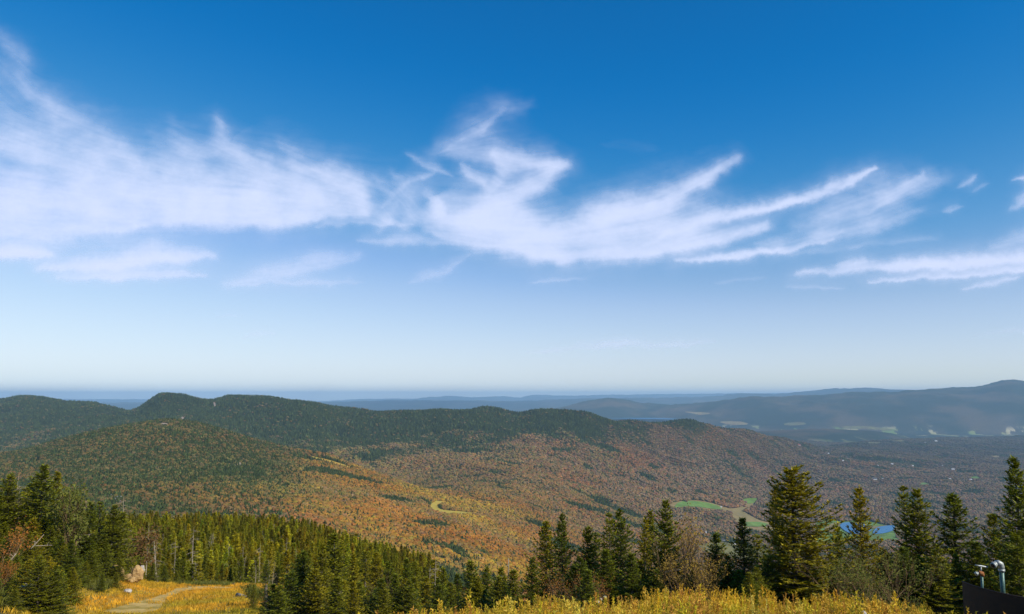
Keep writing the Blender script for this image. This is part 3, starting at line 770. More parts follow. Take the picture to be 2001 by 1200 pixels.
# leave out what lies more than 25 m under every sight line from round the camera
tq = P_[:, 0] / P_[:, 1]; yl = np.geomspace(20, 13500, 420); tl_ = np.linspace(-0.86, 0.86, 260)
SG = np.stack([(ground(t_ * yl, yl)) / yl for t_ in tl_]); HM = np.maximum.accumulate(SG, axis=1)
hm = bil(HM, (tq + 0.86) / 1.72 * 259, np.interp(np.log(P_[:, 1]), np.log(yl), np.arange(420)) - 1.5)
vis = (P_[:, 2] + 26) / P_[:, 1] > hm
for poly in fields:
    clump = fbm(P_[:, 0], P_[:, 1], 90, 3, 181) > 0.44
    vis &= ~inside(poly, P_[:, 0], P_[:, 1]) | (clump & (poly is not fields[-1]) & (poly is not fields[-2]) & (P_[:, 1] > 3500) & (P_[:, 1] < 7500) & ~near_pond(P_))
for hx, hy, hw in house_spots:
    vis &= ~((np.abs(P_[:, 0] - hx) < hw * 0.75) & (P_[:, 1] > hy - hw * 3.2 - 30) & (P_[:, 1] < hy + hw))
P_, S_ = P_[vis], S_[vis]
C_, W_ = cover(P_[:, 0], P_[:, 1], P_[:, 2])
print('far trees', len(P_))
isc = RNG.uniform(0, 1, len(P_)) < C_
cum = np.cumsum(W_, 1); kind = (RNG.uniform(0, 1, len(P_))[:, None] > cum).sum(1).clip(0, 5)
dim = (smooth(6500, 11000, P_[:, 1]) * (0.75 + 0.35 * fbm(P_[:, 0], P_[:, 1], 800, 3, 191)))[:, None]
blend = (W_ @ PAL) * 0.62 + PAL[kind] * 0.38
cc = smooth(0.25, 0.75, C_)[:, None] * 0.68
blend = blend * (1 - cc) + np.array((0.085, 0.080, 0.032)) * cc
blend = blend * np.exp(0.30 * fbm(P_[:, 0], P_[:, 1], 140, 3, 195) + 0.22 * fbm(P_[:, 0], P_[:, 1], 600, 3, 197))[:, None]
hcol = (blend * (1 - dim) + np.array((0.050, 0.050, 0.034)) * dim) * RNG.lognormal(0.0, 0.13, len(P_))[:, None] * (1 + 0.06 * RNG.normal(0, 1, (len(P_), 3)))
ccol = CON * RNG.lognormal(0, 0.30, len(P_))[:, None]
hgt = np.clip(S_ * 1.25, 8.0, 16.0) * np.clip(RNG.lognormal(-0.05, 0.26, len(P_)), 0.5, 1.45)
hgt *= 1 - 0.28 * smooth(5000, 7000, P_[:, 1])
spread = np.maximum(1.0, S_ * 1.25 / np.clip(S_ * 1.25, 8.0, 16.0))
P_[:, 2] -= 0.5
Ph = P_[~isc]; Pc = P_[isc]
scatter('autumn_forest', Ph, hgt[~isc], np.clip(hcol[~isc], 0.01, 0.6), lumps, 'brown and orange autumn broadleaf woods covering the hillsides', wide=RNG.uniform(0.85, 1.25, len(Ph)) * spread[~isc])
scatter('fir_forest', Pc, hgt[isc] * 1.25, np.clip(ccol[isc], 0.005, 0.2), firs, 'dark fir woods on the hilltops and in the autumn slopes', wide=RNG.uniform(0.85, 1.3, len(Pc)) * spread[isc] * 1.2)
# ------------------------------------------------------------------ firs and spruces, branch by branch
def spray_faces(P, D, ln, wd, rng):
    """needle sprays: thin triangles at points P pointing along D"""
    k = len(P)
    up = rng.normal(0, 0.55, (k, 3)) + np.array([0, 0, 1.0])
    W = np.cross(D, up); W /= np.linalg.norm(W, axis=1, keepdims=True) + 1e-9
    W *= (wd * rng.uniform(0.7, 1.3, k))[:, None] * 0.5
    T = P + D * (ln * rng.uniform(0.7, 1.3, k))[:, None]
    V = np.stack([P - W, P + W, T], 1).reshape(-1, 3)
    return V
def conifer(seed, H=6.0, Rb=1.5, whorls=30, nb=6, node=0.15, twig=0.075, leaf=(0.13, 0.058), full=0.95, top_up=42, low_dip=-8, flag=0.0, gap=0.0, bare=0.05, shape=0.85, wood=True):
    rng = np.random.default_rng(seed)
    tubes = Tubes()
    lean = rng.normal(0, 0.012, 2)
    def axis(z):
        f = z / H
        return np.array([lean[0] * z + 0.03 * math.sin(5 * f + seed), lean[1] * z + 0.03 * math.cos(4 * f + seed), z])
    zs = np.linspace(-0.4, H, 11); r0 = 0.014 * H + 0.012
    tubes.tube([axis(z) for z in zs], [max(0.006, r0 * (1 - z / H) ** 0.9 + 0.004) for z in zs], 7)
    bt = Tubes(); VV, SH = [], []
    fz = np.linspace(bare, 0.985, whorls) ** 0.92
    for f in fz:
        if rng.uniform() < gap: continue
        Lw = Rb * (1 - f) ** shape * (0.80 + 0.3 * min(1, f / 0.15)) * full + 0.05
        n_b = max(3, int(round(nb * (1.0 if f < 0.9 else 0.7))))
        a0 = rng.uniform(0, 6.28)
        for j in range(n_b):
            az = a0 + 6.283 * j / n_b + rng.normal(0, 0.22)
            z = (f + rng.uniform(-0.5, 0.5) / whorls) * H
            L = Lw * rng.uniform(0.55, 1.25)
            if rng.uniform() < 0.08: L *= 1.3
            if flag: L *= 1 + flag * math.cos(az) * (0.4 + math.sin(math.pi * min(1, f * 1.05)) * 0.8)
            L = max(L, 0.07)
            pit = R(low_dip + (top_up - low_dip) * f ** 1.6 + rng.normal(0, 6))
            m_ = max(2, int(L / node) + 1)
            s_ = np.linspace(0, 1, m_ + 1)
            hd = np.array([math.cos(az), math.sin(az), 0]); sd = np.array([-math.sin(az), math.cos(az), 0])
            bow = rng.normal(0, 0.06) * L
            r_ = L * s_ * math.cos(pit); zz = L * (math.sin(pit) * s_ - 0.10 * np.sin(math.pi * s_) + 0.14 * s_ ** 3)
            P = axis(z)[None] + hd * r_[:, None] + sd * (bow * s_ ** 2)[:, None] + np.array([0, 0, 1.0]) * zz[:, None]
            if wood and L > 0.25: bt.tube([P[0], P[m_ // 2], P[-1]], [0.006 + 0.010 * L, 0.005 + 0.005 * L, 0.002], 3)
            T = np.gradient(P, axis=0); T /= np.linalg.norm(T, axis=1, keepdims=True) + 1e-9
            base = []; dirs = []; lens = []
            for i in range(m_ + 1):
                if s_[i] * L < 0.12 * L and L > 0.8: continue
                rem = 0.42 * L * (1 - s_[i]) + 0.10
                for sg in (-1, 1):
                    if rng.uniform() < 0.08: continue
                    an = R(rng.uniform(38, 62)) * sg
                    d = T[i] * math.cos(an) + np.cross(np.array([0, 0, 1.0]), T[i]) * math.sin(an) + np.array([0, 0, rng.normal(0.02, 0.16)])
                    base.append(P[i]); dirs.append(d / np.linalg.norm(d)); lens.append(min(rem, 0.55) * rng.uniform(0.6, 1.15))
            base.append(P[-1] - T[-1] * 0.06); dirs.append(T[-1]); lens.append(0.12)
            for p, d, ln in zip(base, dirs, lens):
                k = max(2, int(ln / twig)); q = (np.arange(k) + rng.uniform(0, 1)) / k * ln
                pts = p + d * q[:, None] + np.array([0, 0, 1.0]) * (0.10 * (q / max(ln, .01)) ** 2 * ln)[:, None]
                for sg in (-1, 1):
                    an = rng.uniform(0.35, 0.95, k) * sg
                    sd2 = np.cross(d, np.array([0, 0, 1.0])); sd2 /= np.linalg.norm(sd2) + 1e-9
                    DD = d * np.cos(an)[:, None] + sd2 * np.sin(an)[:, None] + rng.normal(0, 0.22, (k, 3)) + np.array([0, 0, 0.06])
                    DD /= np.linalg.norm(DD, axis=1, keepdims=True)
                    VV.append(spray_faces(pts, DD, leaf[0], leaf[1], rng))
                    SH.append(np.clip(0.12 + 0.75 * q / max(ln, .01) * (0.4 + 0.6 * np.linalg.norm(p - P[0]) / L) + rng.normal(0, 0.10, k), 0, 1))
    # leader
    k = 8; pts = np.stack([axis(z) for z in np.linspace(H * 0.95, H + 0.02, k)]); DD = rng.normal(0, 0.5, (k, 3)) + np.array([0, 0, 1.0]); DD /= np.linalg.norm(DD, axis=1, keepdims=True)
    VV.append(spray_faces(pts, DD, leaf[0], leaf[1], rng)); SH.append(np.full(k, 0.8))
    V = np.concatenate(VV); T = np.arange(len(V)).reshape(-1, 3); sh = np.repeat(np.concatenate(SH), 3)
    return tubes, bt, V, T, sh
def crown_mesh(V, T, sh, mat):
    me = tri_mesh('crown', V, T, mat)
    a_ = me.attributes.new('tip', 'FLOAT', 'POINT'); a_.data.foreach_set('value', sh.astype(np.float32)); return me

def needle_mat(name, dark, lite, brown, inst=False):
    m, n, l, b = material(name)
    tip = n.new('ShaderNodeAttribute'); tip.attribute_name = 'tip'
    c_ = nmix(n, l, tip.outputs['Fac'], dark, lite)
    if inst:
        a_ = n.new('ShaderNodeAttribute'); a_.attribute_type = 'INSTANCER'; a_.attribute_name = 'tint'
        c_ = nmix(n, l, 1.0, c_, a_.outputs['Color'], 'MULTIPLY')
    else:
        rnd = obj_rand(n)
        c_ = nmix(n, l, 1.0, c_, nramp(n, l, rnd, [(0.0, (0.62, 0.72, 0.8)), (0.35, (0.9, 0.95, 0.9)), (0.7, (1.25, 1.1, 0.85)), (1.0, (1.6, 1.22, 0.7))]), 'MULTIPLY')
        pz = obj_pos(n)
        pt = nramp(n, l, nnoise(n, l, 0.9, pz, 3, 0.6), [(0.60, (0, 0, 0)), (0.70, (1, 1, 1))])
        mm = n.new('ShaderNodeMath'); mm.operation = 'MULTIPLY'; l.new(pt, mm.inputs[0]); mm.inputs[1].default_value = 0.55
        c_ = nmix(n, l, mm.outputs[0], c_, brown)
    l.new(c_, b.inputs['Base Color'])
    b.inputs['Roughness'].default_value = 0.62
    b.inputs['Specular IOR Level'].default_value = 0.25
    tl = n.new('ShaderNodeBsdfTranslucent'); l.new(nmix(n, l, 1.0, c_, (1.5, 1.4, 0.6), 'MULTIPLY'), tl.inputs[0])
    mx = n.new('ShaderNodeMixShader'); mx.inputs[0].default_value = 0.24
    l.new(b.outputs[0], mx.inputs[1]); l.new(tl.outputs[0], mx.inputs[2]); l.new(mx.outputs[0], n['Material Output'].inputs[0])
    return m
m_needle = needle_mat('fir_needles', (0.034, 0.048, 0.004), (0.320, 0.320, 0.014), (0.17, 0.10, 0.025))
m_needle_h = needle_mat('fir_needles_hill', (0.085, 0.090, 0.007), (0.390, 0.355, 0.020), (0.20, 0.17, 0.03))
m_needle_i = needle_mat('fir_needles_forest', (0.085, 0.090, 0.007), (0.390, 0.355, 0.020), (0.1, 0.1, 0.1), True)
def bark(name, c1, c2, sc=9):
    m, n, l, b = material(name)
    mp = n.new('ShaderNodeMapping'); mp.inputs['Scale'].default_value = (1, 1, 0.25); l.new(obj_pos(n), mp.inputs[0])
    f = nnoise(n, l, sc, mp.outputs[0], 5, 0.65)
    l.new(nramp(n, l, f, [(0.3, c1), (0.7, c2)]), b.inputs['Base Color']); l.new(nbump(n, l, f, 0.5, 0.02), b.inputs['Normal']); return m
m_bark = bark('grey_brown_bark', (0.07, 0.055, 0.042), (0.20, 0.165, 0.13))
m_dead = bark('bleached_dead_wood', (0.20, 0.16, 0.11), (0.44, 0.37, 0.27))
m_twig = bark('tan_bare_twigs', (0.16, 0.10, 0.055), (0.32, 0.20, 0.10))

hi = []
specs = [dict(Rb=1.5), dict(Rb=1.3, shape=0.75, nb=6, gap=0.06), dict(Rb=1.1, whorls=26, nb=5, gap=0.08, top_up=38), dict(Rb=1.7, low_dip=-12),
         dict(Rb=0.85, whorls=24, nb=5, node=0.13, top_up=30, gap=0.10, shape=0.7), dict(Rb=1.45, bare=0.16, gap=0.10, top_up=45), dict(Rb=1.25, bare=0.22, nb=5, gap=0.12, shape=0.8), dict(Rb=1.6, whorls=32, shape=1.0)]
for k, sp_ in enumerate(specs):
    tb, bt, V, T, sh = conifer(40 + k, **sp_)
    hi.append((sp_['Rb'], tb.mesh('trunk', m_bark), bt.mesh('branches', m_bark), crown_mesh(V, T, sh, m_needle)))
print('hi crown tris', [len(h[3].polygons) for h in hi])
big = conifer(77, H=6.0, Rb=1.5, whorls=34, nb=7, flag=0.33, shape=0.60, gap=0.05, top_up=34, node=0.15)
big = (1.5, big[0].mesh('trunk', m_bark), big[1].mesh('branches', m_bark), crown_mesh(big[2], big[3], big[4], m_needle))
mid = []
for k in range(7):
    tb, bt, V, T, sh = conifer(90 + k, Rb=(1.0, 1.25, 0.85, 1.4, 1.1, 0.95, 1.2)[k], whorls=15, nb=5, node=0.34, twig=0.20, leaf=(0.34, 0.13), wood=False, gap=0.05, bare=(0.05, 0.1, 0.2, 0.05, 0.12, 0.15, 0.08)[k], shape=(0.8, 0.9, 0.7, 0.85, 1.0, 0.75, 0.85)[k])
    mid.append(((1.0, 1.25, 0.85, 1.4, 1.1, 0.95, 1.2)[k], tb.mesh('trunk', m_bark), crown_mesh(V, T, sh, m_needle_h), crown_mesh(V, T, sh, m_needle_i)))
print('mid crown tris', [len(h[2].polygons) for h in mid])

def place(px, py_top, Y, wpx, label, group=None, proto=None, lean=0.0, kind='fir_tree', turn=None):
    """a near fir whose tip is seen at (px, py_top) and whose lowest boughs are wpx wide"""
    x, y, zt = at(px, py_top, Y)
    zb = float(ground(x, y)) - 0.1
    H = max(1.2, zt - zb); rad = wpx / 2 / F * Y
    t = thing(kind, label, 'tree', (x, y, zb), group)
    if proto == 'big': h = big
    elif isinstance(proto, int): h = hi[proto]
    else:
        k = min(range(len(hi)), key=lambda q: abs(hi[q][0] / 6.0 - rad / H) + RNG.uniform(0, 0.07)); h = hi[k]
    sxy = rad / h[0] * (1.55 if (group == G_R and px < 1500) else 1.4)
    sxy = min(sxy, 1.55 * H / 6.0)
    t.scale = (sxy, sxy, H / 6.0)
    t.rotation_euler = (RNG.normal(0, 0.015), lean, 0.0 if proto == 'big' else (RNG.uniform(0, 6.28) if turn is None else turn))
    link('trunk', h[1], t); link('branches', h[2], t); link('crown', h[3], t)
    return t
G_R = 'dark firs in the row behind the golden grass'
G_M = 'green firs in the low clump beside the clearing'
G_L = 'tall firs in the left grove above the clearing'
for a_ in [
 (1067,1022,42,62,'narrow dark fir at the left end of the row behind the golden grass',G_R,1),
 (1101,1010,40,66,'pointed fir second in the row, tallest of its left trio',G_R,0),
 (1143,1026,41,62,'sparse fir with thin top, third in the row from the left',G_R,5),
 (1167,1047,44,56,'short fir filling the gap right of the sparse topped fir',G_R,None),
 (1193,1008,39,40,'slim dark spire fir standing left of the brownish fir',G_R,4),
 (1214,1002,40,84,'broad brownish fir with rusty lower boughs behind the white stones',G_R,3),
 (1256,1018,41,36,'slim dark fir tight against a brighter green fir',G_R,4),
 (1270,1000,42,52,'bright green fir between the slim dark fir and the tall fir',G_R,1),
 (1302,984,38,84,'tall green fir left of the bare brown birch',G_R,0),
 (1396,1046,38,66,'thin topped open fir just right of the bare brown birch',G_R,6),
 (1449,1013,37,84,'dense cone shaped fir left of the big leaning fir',G_R,7),
 (1484,1050,40,56,'small bright fir squeezed left of the big leaning fir',G_R,None),
 (1548,920,34,150,'biggest fir, its ragged crown leaning out to the right',G_R,'big'),
 (1515,952,36,62,'dark slender fir hugging the left side of the biggest fir',G_R,1),
 (1634,1030,37,84,'low wide fir in front of the blue ponds',G_R,3),
 (1680,950,35,84,'open fir with splayed top standing before the ponds',G_R,5),
 (1762,956,37,50,'thin spire fir right of the ponds',G_R,4),
 (1790,963,36,112,'broad skirted fir right of the thin spire fir',G_R,0),
 (1858,970,36,112,'full fir behind the steel tank pipes, left side',G_R,1),
 (1942,1010,38,90,'shorter fir between the full fir and the tall edge fir',G_R,None),
 (1977,903,33,120,'tall dark fir at the right edge behind the elbow pipe',G_R,0),
 (2040,920,35,130,'dark fir cut by the right edge of the view',G_R,3),
 (1040,1092,40,56,'low bushy fir at the foot of the narrow dark fir',G_R,3),
 (1232,1082,36,70,'low spreading fir under the brownish fir',G_R,7),
 (1133,1092,37,80,'low spreading fir with reddish twigs at its foot',G_R,3),
 (1188,1075,38,80,'round low fir in the middle of the left row',G_R,7),
 (1290,1078,40,66,'low fir under the tall green fir',G_R,7),
 (1360,1100,36,60,'low bushy fir at the foot of the bare birch',G_R,7),
 (1420,1088,36,76,'low fir under the thin topped open fir',G_R,3),
 (1500,1090,34,84,'low fir under the left boughs of the biggest fir',G_R,3),
 (1590,1060,35,100,'yellowish low fir under the right boughs of the biggest fir',G_R,7),
 (1725,1075,36,90,'low fir behind the bare shrub',G_R,3),
 (1765,1070,33,100,'low dark fir in the hollow right of the bare shrub',G_R,7),
 (1830,1075,32,110,'low dark fir left of the steel tank',G_R,3),
 (1905,1060,33,110,'low dark fir right behind the small tap',G_R,7),
 (1985,1050,31,120,'low dark fir behind the steel tank rim',G_R,3),
 (652,1046,50,84,'tallest fir of the low clump, brown patched with a pale trunk',G_M,6),
 (632,1068,47,66,'dark blue green fir left of the pale trunked fir',G_M,0),
 (592,1080,48,56,'two tone fir with dark spire left in the low clump',G_M,1),
 (581,1088,49,44,'slim fir beside the two tone fir in the low clump',G_M,4),
 (571,1120,42,96,'wide dark fir skirting the left edge of the low clump',G_M,3),
 (545,1148,40,90,'low dark fir bush next to the clearing grass',G_M,3),
 (616,1112,42,104,'layered green fir at the front of the low clump',G_M,7),
 (660,1128,40,80,'low green fir above the white stub of wood',G_M,7),
 (692,1086,55,60,'bright fir right of the pale trunked fir',G_M,0),
 (714,1080,60,44,'slim fir in the middle of the centre tree line',G_M,4),
 (736,1082,58,52,'pointed dark fir, twin of the slim fir at its left',G_M,1),
 (758,1100,56,48,'short fir between the pointed dark fir and the curled dead branch',G_M,None),
 (793,1096,54,60,'blue green fir above the curled dead branch',G_M,0),
 (812,1100,56,52,'green fir behind the curled dead branch',G_M,None),
 (848,1096,60,30,'narrow little dark spire fir in the centre tree line',G_M,4),
 (866,1112,54,56,'round topped fir right of the narrow little spire',G_M,3),
 (895,1122,54,56,'low fir between the round topped fir and the pointed fir',G_M,7),
 (921,1097,52,56,'pointed bright fir standing out in the centre tree line',G_M,1),
 (951,1110,52,60,'soft topped green fir left of the broken snag',G_M,3),
 (976,1112,50,56,'fir pressed against the broken snag',G_M,None),
 (1006,1112,46,70,'fir with shelf like boughs right of the broken snag',G_M,5),
 (830,1128,48,76,'low fir in front of the centre tree line, left part',G_M,7),
 (880,1140,46,80,'low fir at the grass edge in the centre',G_M,3),
 (935,1138,46,70,'low dark fir at the grass edge under the pointed fir',G_M,7),
 (985,1146,44,70,'low fir at the grass edge under the broken snag',G_M,3),
 (700,1140,46,90,'low yellow green fir scrub right of the low clump',G_M,3),
 (745,1132,46,80,'low green fir scrub left of the curled dead branch',G_M,7),
 (788,1134,44,84,'low dark fir under the blue green fir',G_M,3),
 (520,1098,62,24,'little fir with a bare dark trunk beside the clearing',None,4),
 (496,1143,66,20,'round little green fir sapling on the clearing',None,3),
 (84,913,100,104,'tallest grove fir, dark on its left and lit on its right',G_L,0),
 (118,926,104,58,'slim fir with dead lower trunk right of the tallest grove fir',G_L,6),
 (20,930,98,96,'broad topped grove fir near the left edge',G_L,3),
 (-18,925,96,100,'grove fir cut by the left edge of the view',G_L,0),
 (180,982,104,50,'grove fir with pale top right of the brown birch',G_L,1),
 (200,984,108,44,'slim grove fir second right of the brown birch',G_L,4),
 (222,990,106,66,'full grove fir near the right end of the grove',G_L,0),
 (238,1003,108,56,'last tall fir at the right end of the grove',G_L,1),
 (143,1056,84,104,'dark layered fir with wide skirts at the front of the grove',G_L,7),
 (180,1072,90,70,'bright green fir right of the dark layered fir',G_L,3),
 (210,1062,96,70,'yellow green fir above the tan boulders',G_L,0),
 (120,1108,78,90,'low fir hiding the foot of the dark layered fir',G_L,3),
 (200,1120,82,60,'low green fir at the corner of the orange grass',G_L,7),
 (235,1090,96,56,'small fir left behind the tan boulder',G_L,3),
 (60,1040,84,100,'grove fir above the fallen forked branch',G_L,0),
 (20,1045,80,100,'leafy fir above the orange bush',G_L,3),
 (45,1110,70,90,'low fir above the fallen grey log',G_L,7),
 (30,1150,56,110,'bushy fir in the bottom left corner',G_L,3),
 (75,1158,60,76,'bushy fir sapling below the fallen grey log',G_L,7),
 (-20,1130,56,110,'bushy fir at the bottom left edge',G_L,3),
 (300,1098,120,44,'small bright fir right of the tan boulder',G_L,3),
 (322,1106,124,40,'small fir on the bank above the far end of the path',G_L,7),
 (345,1118,126,30,'short fir at the bend of the path',G_L,3)]:
    place(*a_)
# the rest of the grove, standing between the ones above
env_x = [-60, 0, 60, 110, 150, 200, 250, 290]; env_y = [940, 945, 930, 950, 985, 1005, 1020, 1062]
for k in range(44):
    px = RNG.uniform(-45, 240); d = RNG.uniform(0.05, 1)
    place(px, np.interp(px, env_x, env_y) + 8 + 105 * d, 118 - 34 * d, RNG.uniform(44, 76), 'green fir packed among its neighbours in the left grove', 'packed firs inside the left grove')

for k in range(22):
    px = RNG.uniform(-35, 150)
    place(px, RNG.uniform(1085, 1160) + 0.0 * px, RNG.uniform(54, 70) + max(0, px - 70) * 0.12, RNG.uniform(66, 110), 'low bushy fir crowding the bottom left corner beside the orange grass', 'low bushy firs in the bottom left corner', 7 if k % 2 else 3)
for k in range(26):
    px = RNG.uniform(535, 1030)
    place(px, RNG.uniform(1118, 1165), RNG.uniform(38, 50), RNG.uniform(50, 80), 'low young fir filling the tree line between the clearing and the dark row', 'low young firs along the centre tree line', 7 if k % 2 else 3)
for k in range(30):
    px = RNG.uniform(1050, 2010)
    place(px, RNG.uniform(1088, 1135) - 20 * (px > 1500), RNG.uniform(30.5, 38), RNG.uniform(60, 100), 'low young fir packed at the feet of the row behind the golden grass', 'low young firs at the feet of the right hand row', 7 if k % 2 else 3)

# ------------------------------------------------------------------ fir woods on the hill beyond the clearing
clear_px = [(60,1215),(72,1178),(92,1160),(150,1153),(205,1156),(232,1140),(262,1133),(300,1139),(345,1143),(440,1147),(520,1144),(556,1150),(560,1215)]
clearing = np.array([hit(px, min(py, 1199), 40.0) for px, py in clear_px])
clearing = np.concatenate([clearing, [[-14.0, 36.0], [-36.0, 36.0]]])
def hill_tree(x, y, H, label, group):
    h = mid[RNG.integers(0, len(mid))]; zb = float(ground(x, y)) - 0.1
    t = thing('fir_tree', label, 'tree', (x, y, zb), group)
    k_ = H / 6.0; t.scale = (k_ * RNG.uniform(.8, 1.15),) * 2 + (k_,); t.rotation_euler.z = RNG.uniform(0, 6.28)
    link('trunk', h[1], t); link('crown', h[2], t)
sp = 2.9; pts = []
for Yr in np.arange(128, 560, sp):
    nx = int(1.75 * Yr / sp)
    tq = -0.9 + (np.arange(nx) + RNG.uniform(0, 1, nx)) / nx * 1.75
    pts.append(np.stack([tq * Yr, Yr + RNG.uniform(-1.4, 1.4, nx)], -1))
for Yr in np.arange(62, 128, 3.6):      # thin cover on the steep drop under the near firs
    nx = int(1.75 * Yr / 3.6)
    tq = -0.9 + (np.arange(nx) + RNG.uniform(0, 1, nx)) / nx * 1.75
    tq = tq[(tq > -0.30) | (tq < -0.72)]
    pts.append(np.stack([tq * Yr, np.full(len(tq), Yr) + RNG.uniform(-1.6, 1.6, len(tq))], -1))
pts = np.concatenate(pts)
pts = pts[~inside(clearing, pts[:, 0], pts[:, 1])]
tq = pts[:, 0] / pts[:, 1]
pts = pts[~((pts[:, 1] < 135) & (tq > -0.72) & (tq < -0.30))]
zq = ground(pts[:, 0], pts[:, 1])
Hq = np.minimum(RNG.lognormal(math.log(4.4), 0.32, len(pts)), 7.8) * np.where(pts[:, 1] < 128, 0.62, 1.0)
tq = pts[:, 0] / pts[:, 1]
front = (pts[:, 1] < 210) & (tq > -0.52) & (tq < -0.07) & (pts[:, 1] > 128)
order = np.argsort(pts[:, 1] + 1000.0 * ~front)[:150]
order = order[front[order]]
for k in order[RNG.permutation(len(order))]:
    hill_tree(pts[k, 0], pts[k, 1], Hq[k], 'small fir in the dense green woods on the hill beyond the clearing', 'firs of the woods beyond the clearing')
rest = np.ones(len(pts), bool); rest[order] = False
print('hill firs', len(order), rest.sum())
tint = np.array([1.02, 1.0, 0.8])[None] * RNG.lognormal(0.0, 0.34, rest.sum())[:, None] * (1 + 0.07 * RNG.normal(0, 1, (rest.sum(), 3)))
warm = smooth(0.05, 0.4, fbm(pts[rest, 0], pts[rest, 1], 40, 3, 301))[:, None]
tint = tint * (1 - warm) + tint * np.array([1.28, 1.1, 0.8]) * warm
scatter('fir_woods', np.stack([pts[rest, 0], pts[rest, 1], zq[rest] - 0.1], -1), Hq[rest] / 6.0, np.clip(tint, 0.2, 3), [h[3] for h in mid], 'dense green fir woods covering the near hill beyond the clearing', wide=RNG.uniform(0.8, 1.15, rest.sum()))

# ------------------------------------------------------------------ dead snags
def snag_mesh(seed, H=6.0, nbr=26, broken=False, up=False, crook=0.05):
    r_ = random.Random(seed); tk = Tubes(); br = Tubes(); ph = r_.uniform(0, 6)
    def ax(z): f = z / H; return Vector((crook * H * math.sin(3 * f + ph) * f, crook * H * 0.6 * math.cos(2.4 * f + ph) * f, z))
    n_ = 9; zs = [-0.3 + (H + 0.3) * i / (n_ - 1) for i in range(n_)]
    rb = 0.0125 * H
    tk.tube([ax(z) for z in zs], [rb * (1 - (0.55 if broken else 0.93) * max(0, z) / H) for z in zs], 6, True)
    for i in range(nbr):
        z = H * r_.uniform(0.2, 0.97); a_ = r_.uniform(0, 6.28); L = (H - z) * r_.uniform(0.10, 0.26) + r_.uniform(0.15, 0.55)
        dz = r_.uniform(0.3, 0.9) if up else r_.uniform(-0.35, 0.15)
        p0 = ax(z); d = Vector((math.cos(a_), math.sin(a_), dz)).normalized()
        p1 = p0 + d * L * 0.5; p2 = p0 + d * L + Vector((r_.uniform(-.1, .1), r_.uniform(-.1, .1), (-0.12 if not up else 0.2) * L))
        br.tube([p0, p1, p2], [0.015 + 0.005 * L, 0.010, 0.004], 4)
        for q in range(2):
            s0 = p1.lerp(p2, r_.uniform(0, .8)); dd = (d + Vector((r_.uniform(-.9, .9), r_.uniform(-.9, .9), r_.uniform(-.3, .4)))).normalized()
            br.tube([s0, s0 + dd * L * 0.3], [0.010, 0.003], 3)
    return tk.mesh('trunk', m_dead), br.mesh('branches', m_dead)
snags = [snag_mesh(1, crook=0.02), snag_mesh(2, nbr=34, crook=0.02), snag_mesh(3, nbr=16, broken=True), snag_mesh(4, nbr=18, up=True, crook=0.08), snag_mesh(5, nbr=12, crook=0.03)]
def snag(px, py_top, py_base, Y, k, label, group='bare dead trunks among the firs', lean=0.0, fat=1.0):
    x, y, zt = at(px, py_top, Y); zb = min(at(px, py_base, Y)[2], zt - 1)
    zb = min(zb, float(ground(x, y)))       # stand it on the ground, hidden by the firs round it
    t = thing('dead_tree', label, 'dead tree', (x, y, zb - 0.1), group); s_ = (zt - zb + 0.1) / 6.0
    t.scale = (s_ * fat, s_ * fat, s_); t.rotation_euler = (0, lean, RNG.uniform(0, 6.28))
    link('trunk', snags[k][0], t); link('branches', snags[k][1], t)
for a_ in [(40,944,1000,99,1,'pale dead trunk with long drooping branches left of the tallest grove fir'),
           (52,960,990,100,0,'thin dead spar just left of the tallest grove fir'),
           (110,966,1004,102,4,'thin dead trunk under the slim grove fir'),
           (149,962,1018,103,0,'straight pale dead trunk in the middle of the brown topped birch'),
           (160,985,1020,104,4,'thin dead stem right of the brown topped birch'),
           (33,930,945,99,4,'bleached dead spike at the top of the broad grove fir'),
           (241,968,1004,112,1,'grey snag poking up over the right end of the grove'),
           (146,1040,1070,103,3,'dead crooked top with raised forks over the dark layered fir'),
           (290,1020,1064,155,4,'thin dead trunk at the left side of the hill woods'),
           (308,1040,1086,145,1,'ragged dead trunk left of the leaning white pole'),
           (343,1052,1104,150,0,'tall white dead trunk right of the leaning white pole'),
           (380,1028,1084,161,1,'grey feathery dead trunk in the middle of the hill woods'),
           (384,1094,1114,143,3,'white antler shaped dead top near the path'),
           (448,1058,1090,170,0,'thin dead trunk above the end of the path'),
           (478,1086,1108,157,3,'forked dead tree right of the path end'),
           (466,1096,1120,152,3,'pale twisted dead tree above the sapling'),
           (508,1062,1096,150,0,'slender dead trunk above the little dark trunked fir'),
           (534,1096,1142,110,3,'pale dead birch with raised twigs left of the low clump'),
           (500,1092,1140,118,3,'grey dead birch behind the little dark trunked fir'),
           (417,1040,1066,193,0,'far dead spar among the hill woods, left of middle'),
           (560,1050,1078,180,4,'far dead spar among the hill woods over the low clump'),
           (852,1088,1118,58,0,'brown dead spar right of the narrow little spire'),
           (990,1090,1130,46,2,'broken snag with stubby top and curved arm in the centre'),
           (838,1104,1130,56,4,'thin white dead top beside the narrow little spire'),
           (1588,1128,1150,33,4,'small dead pole with a crossbar in the shade of the biggest fir')]:
    snag(*a_)
snag(318, 1050, 1092, 146, 2, 'leaning white broken pole in the hill woods', lean=0.22)
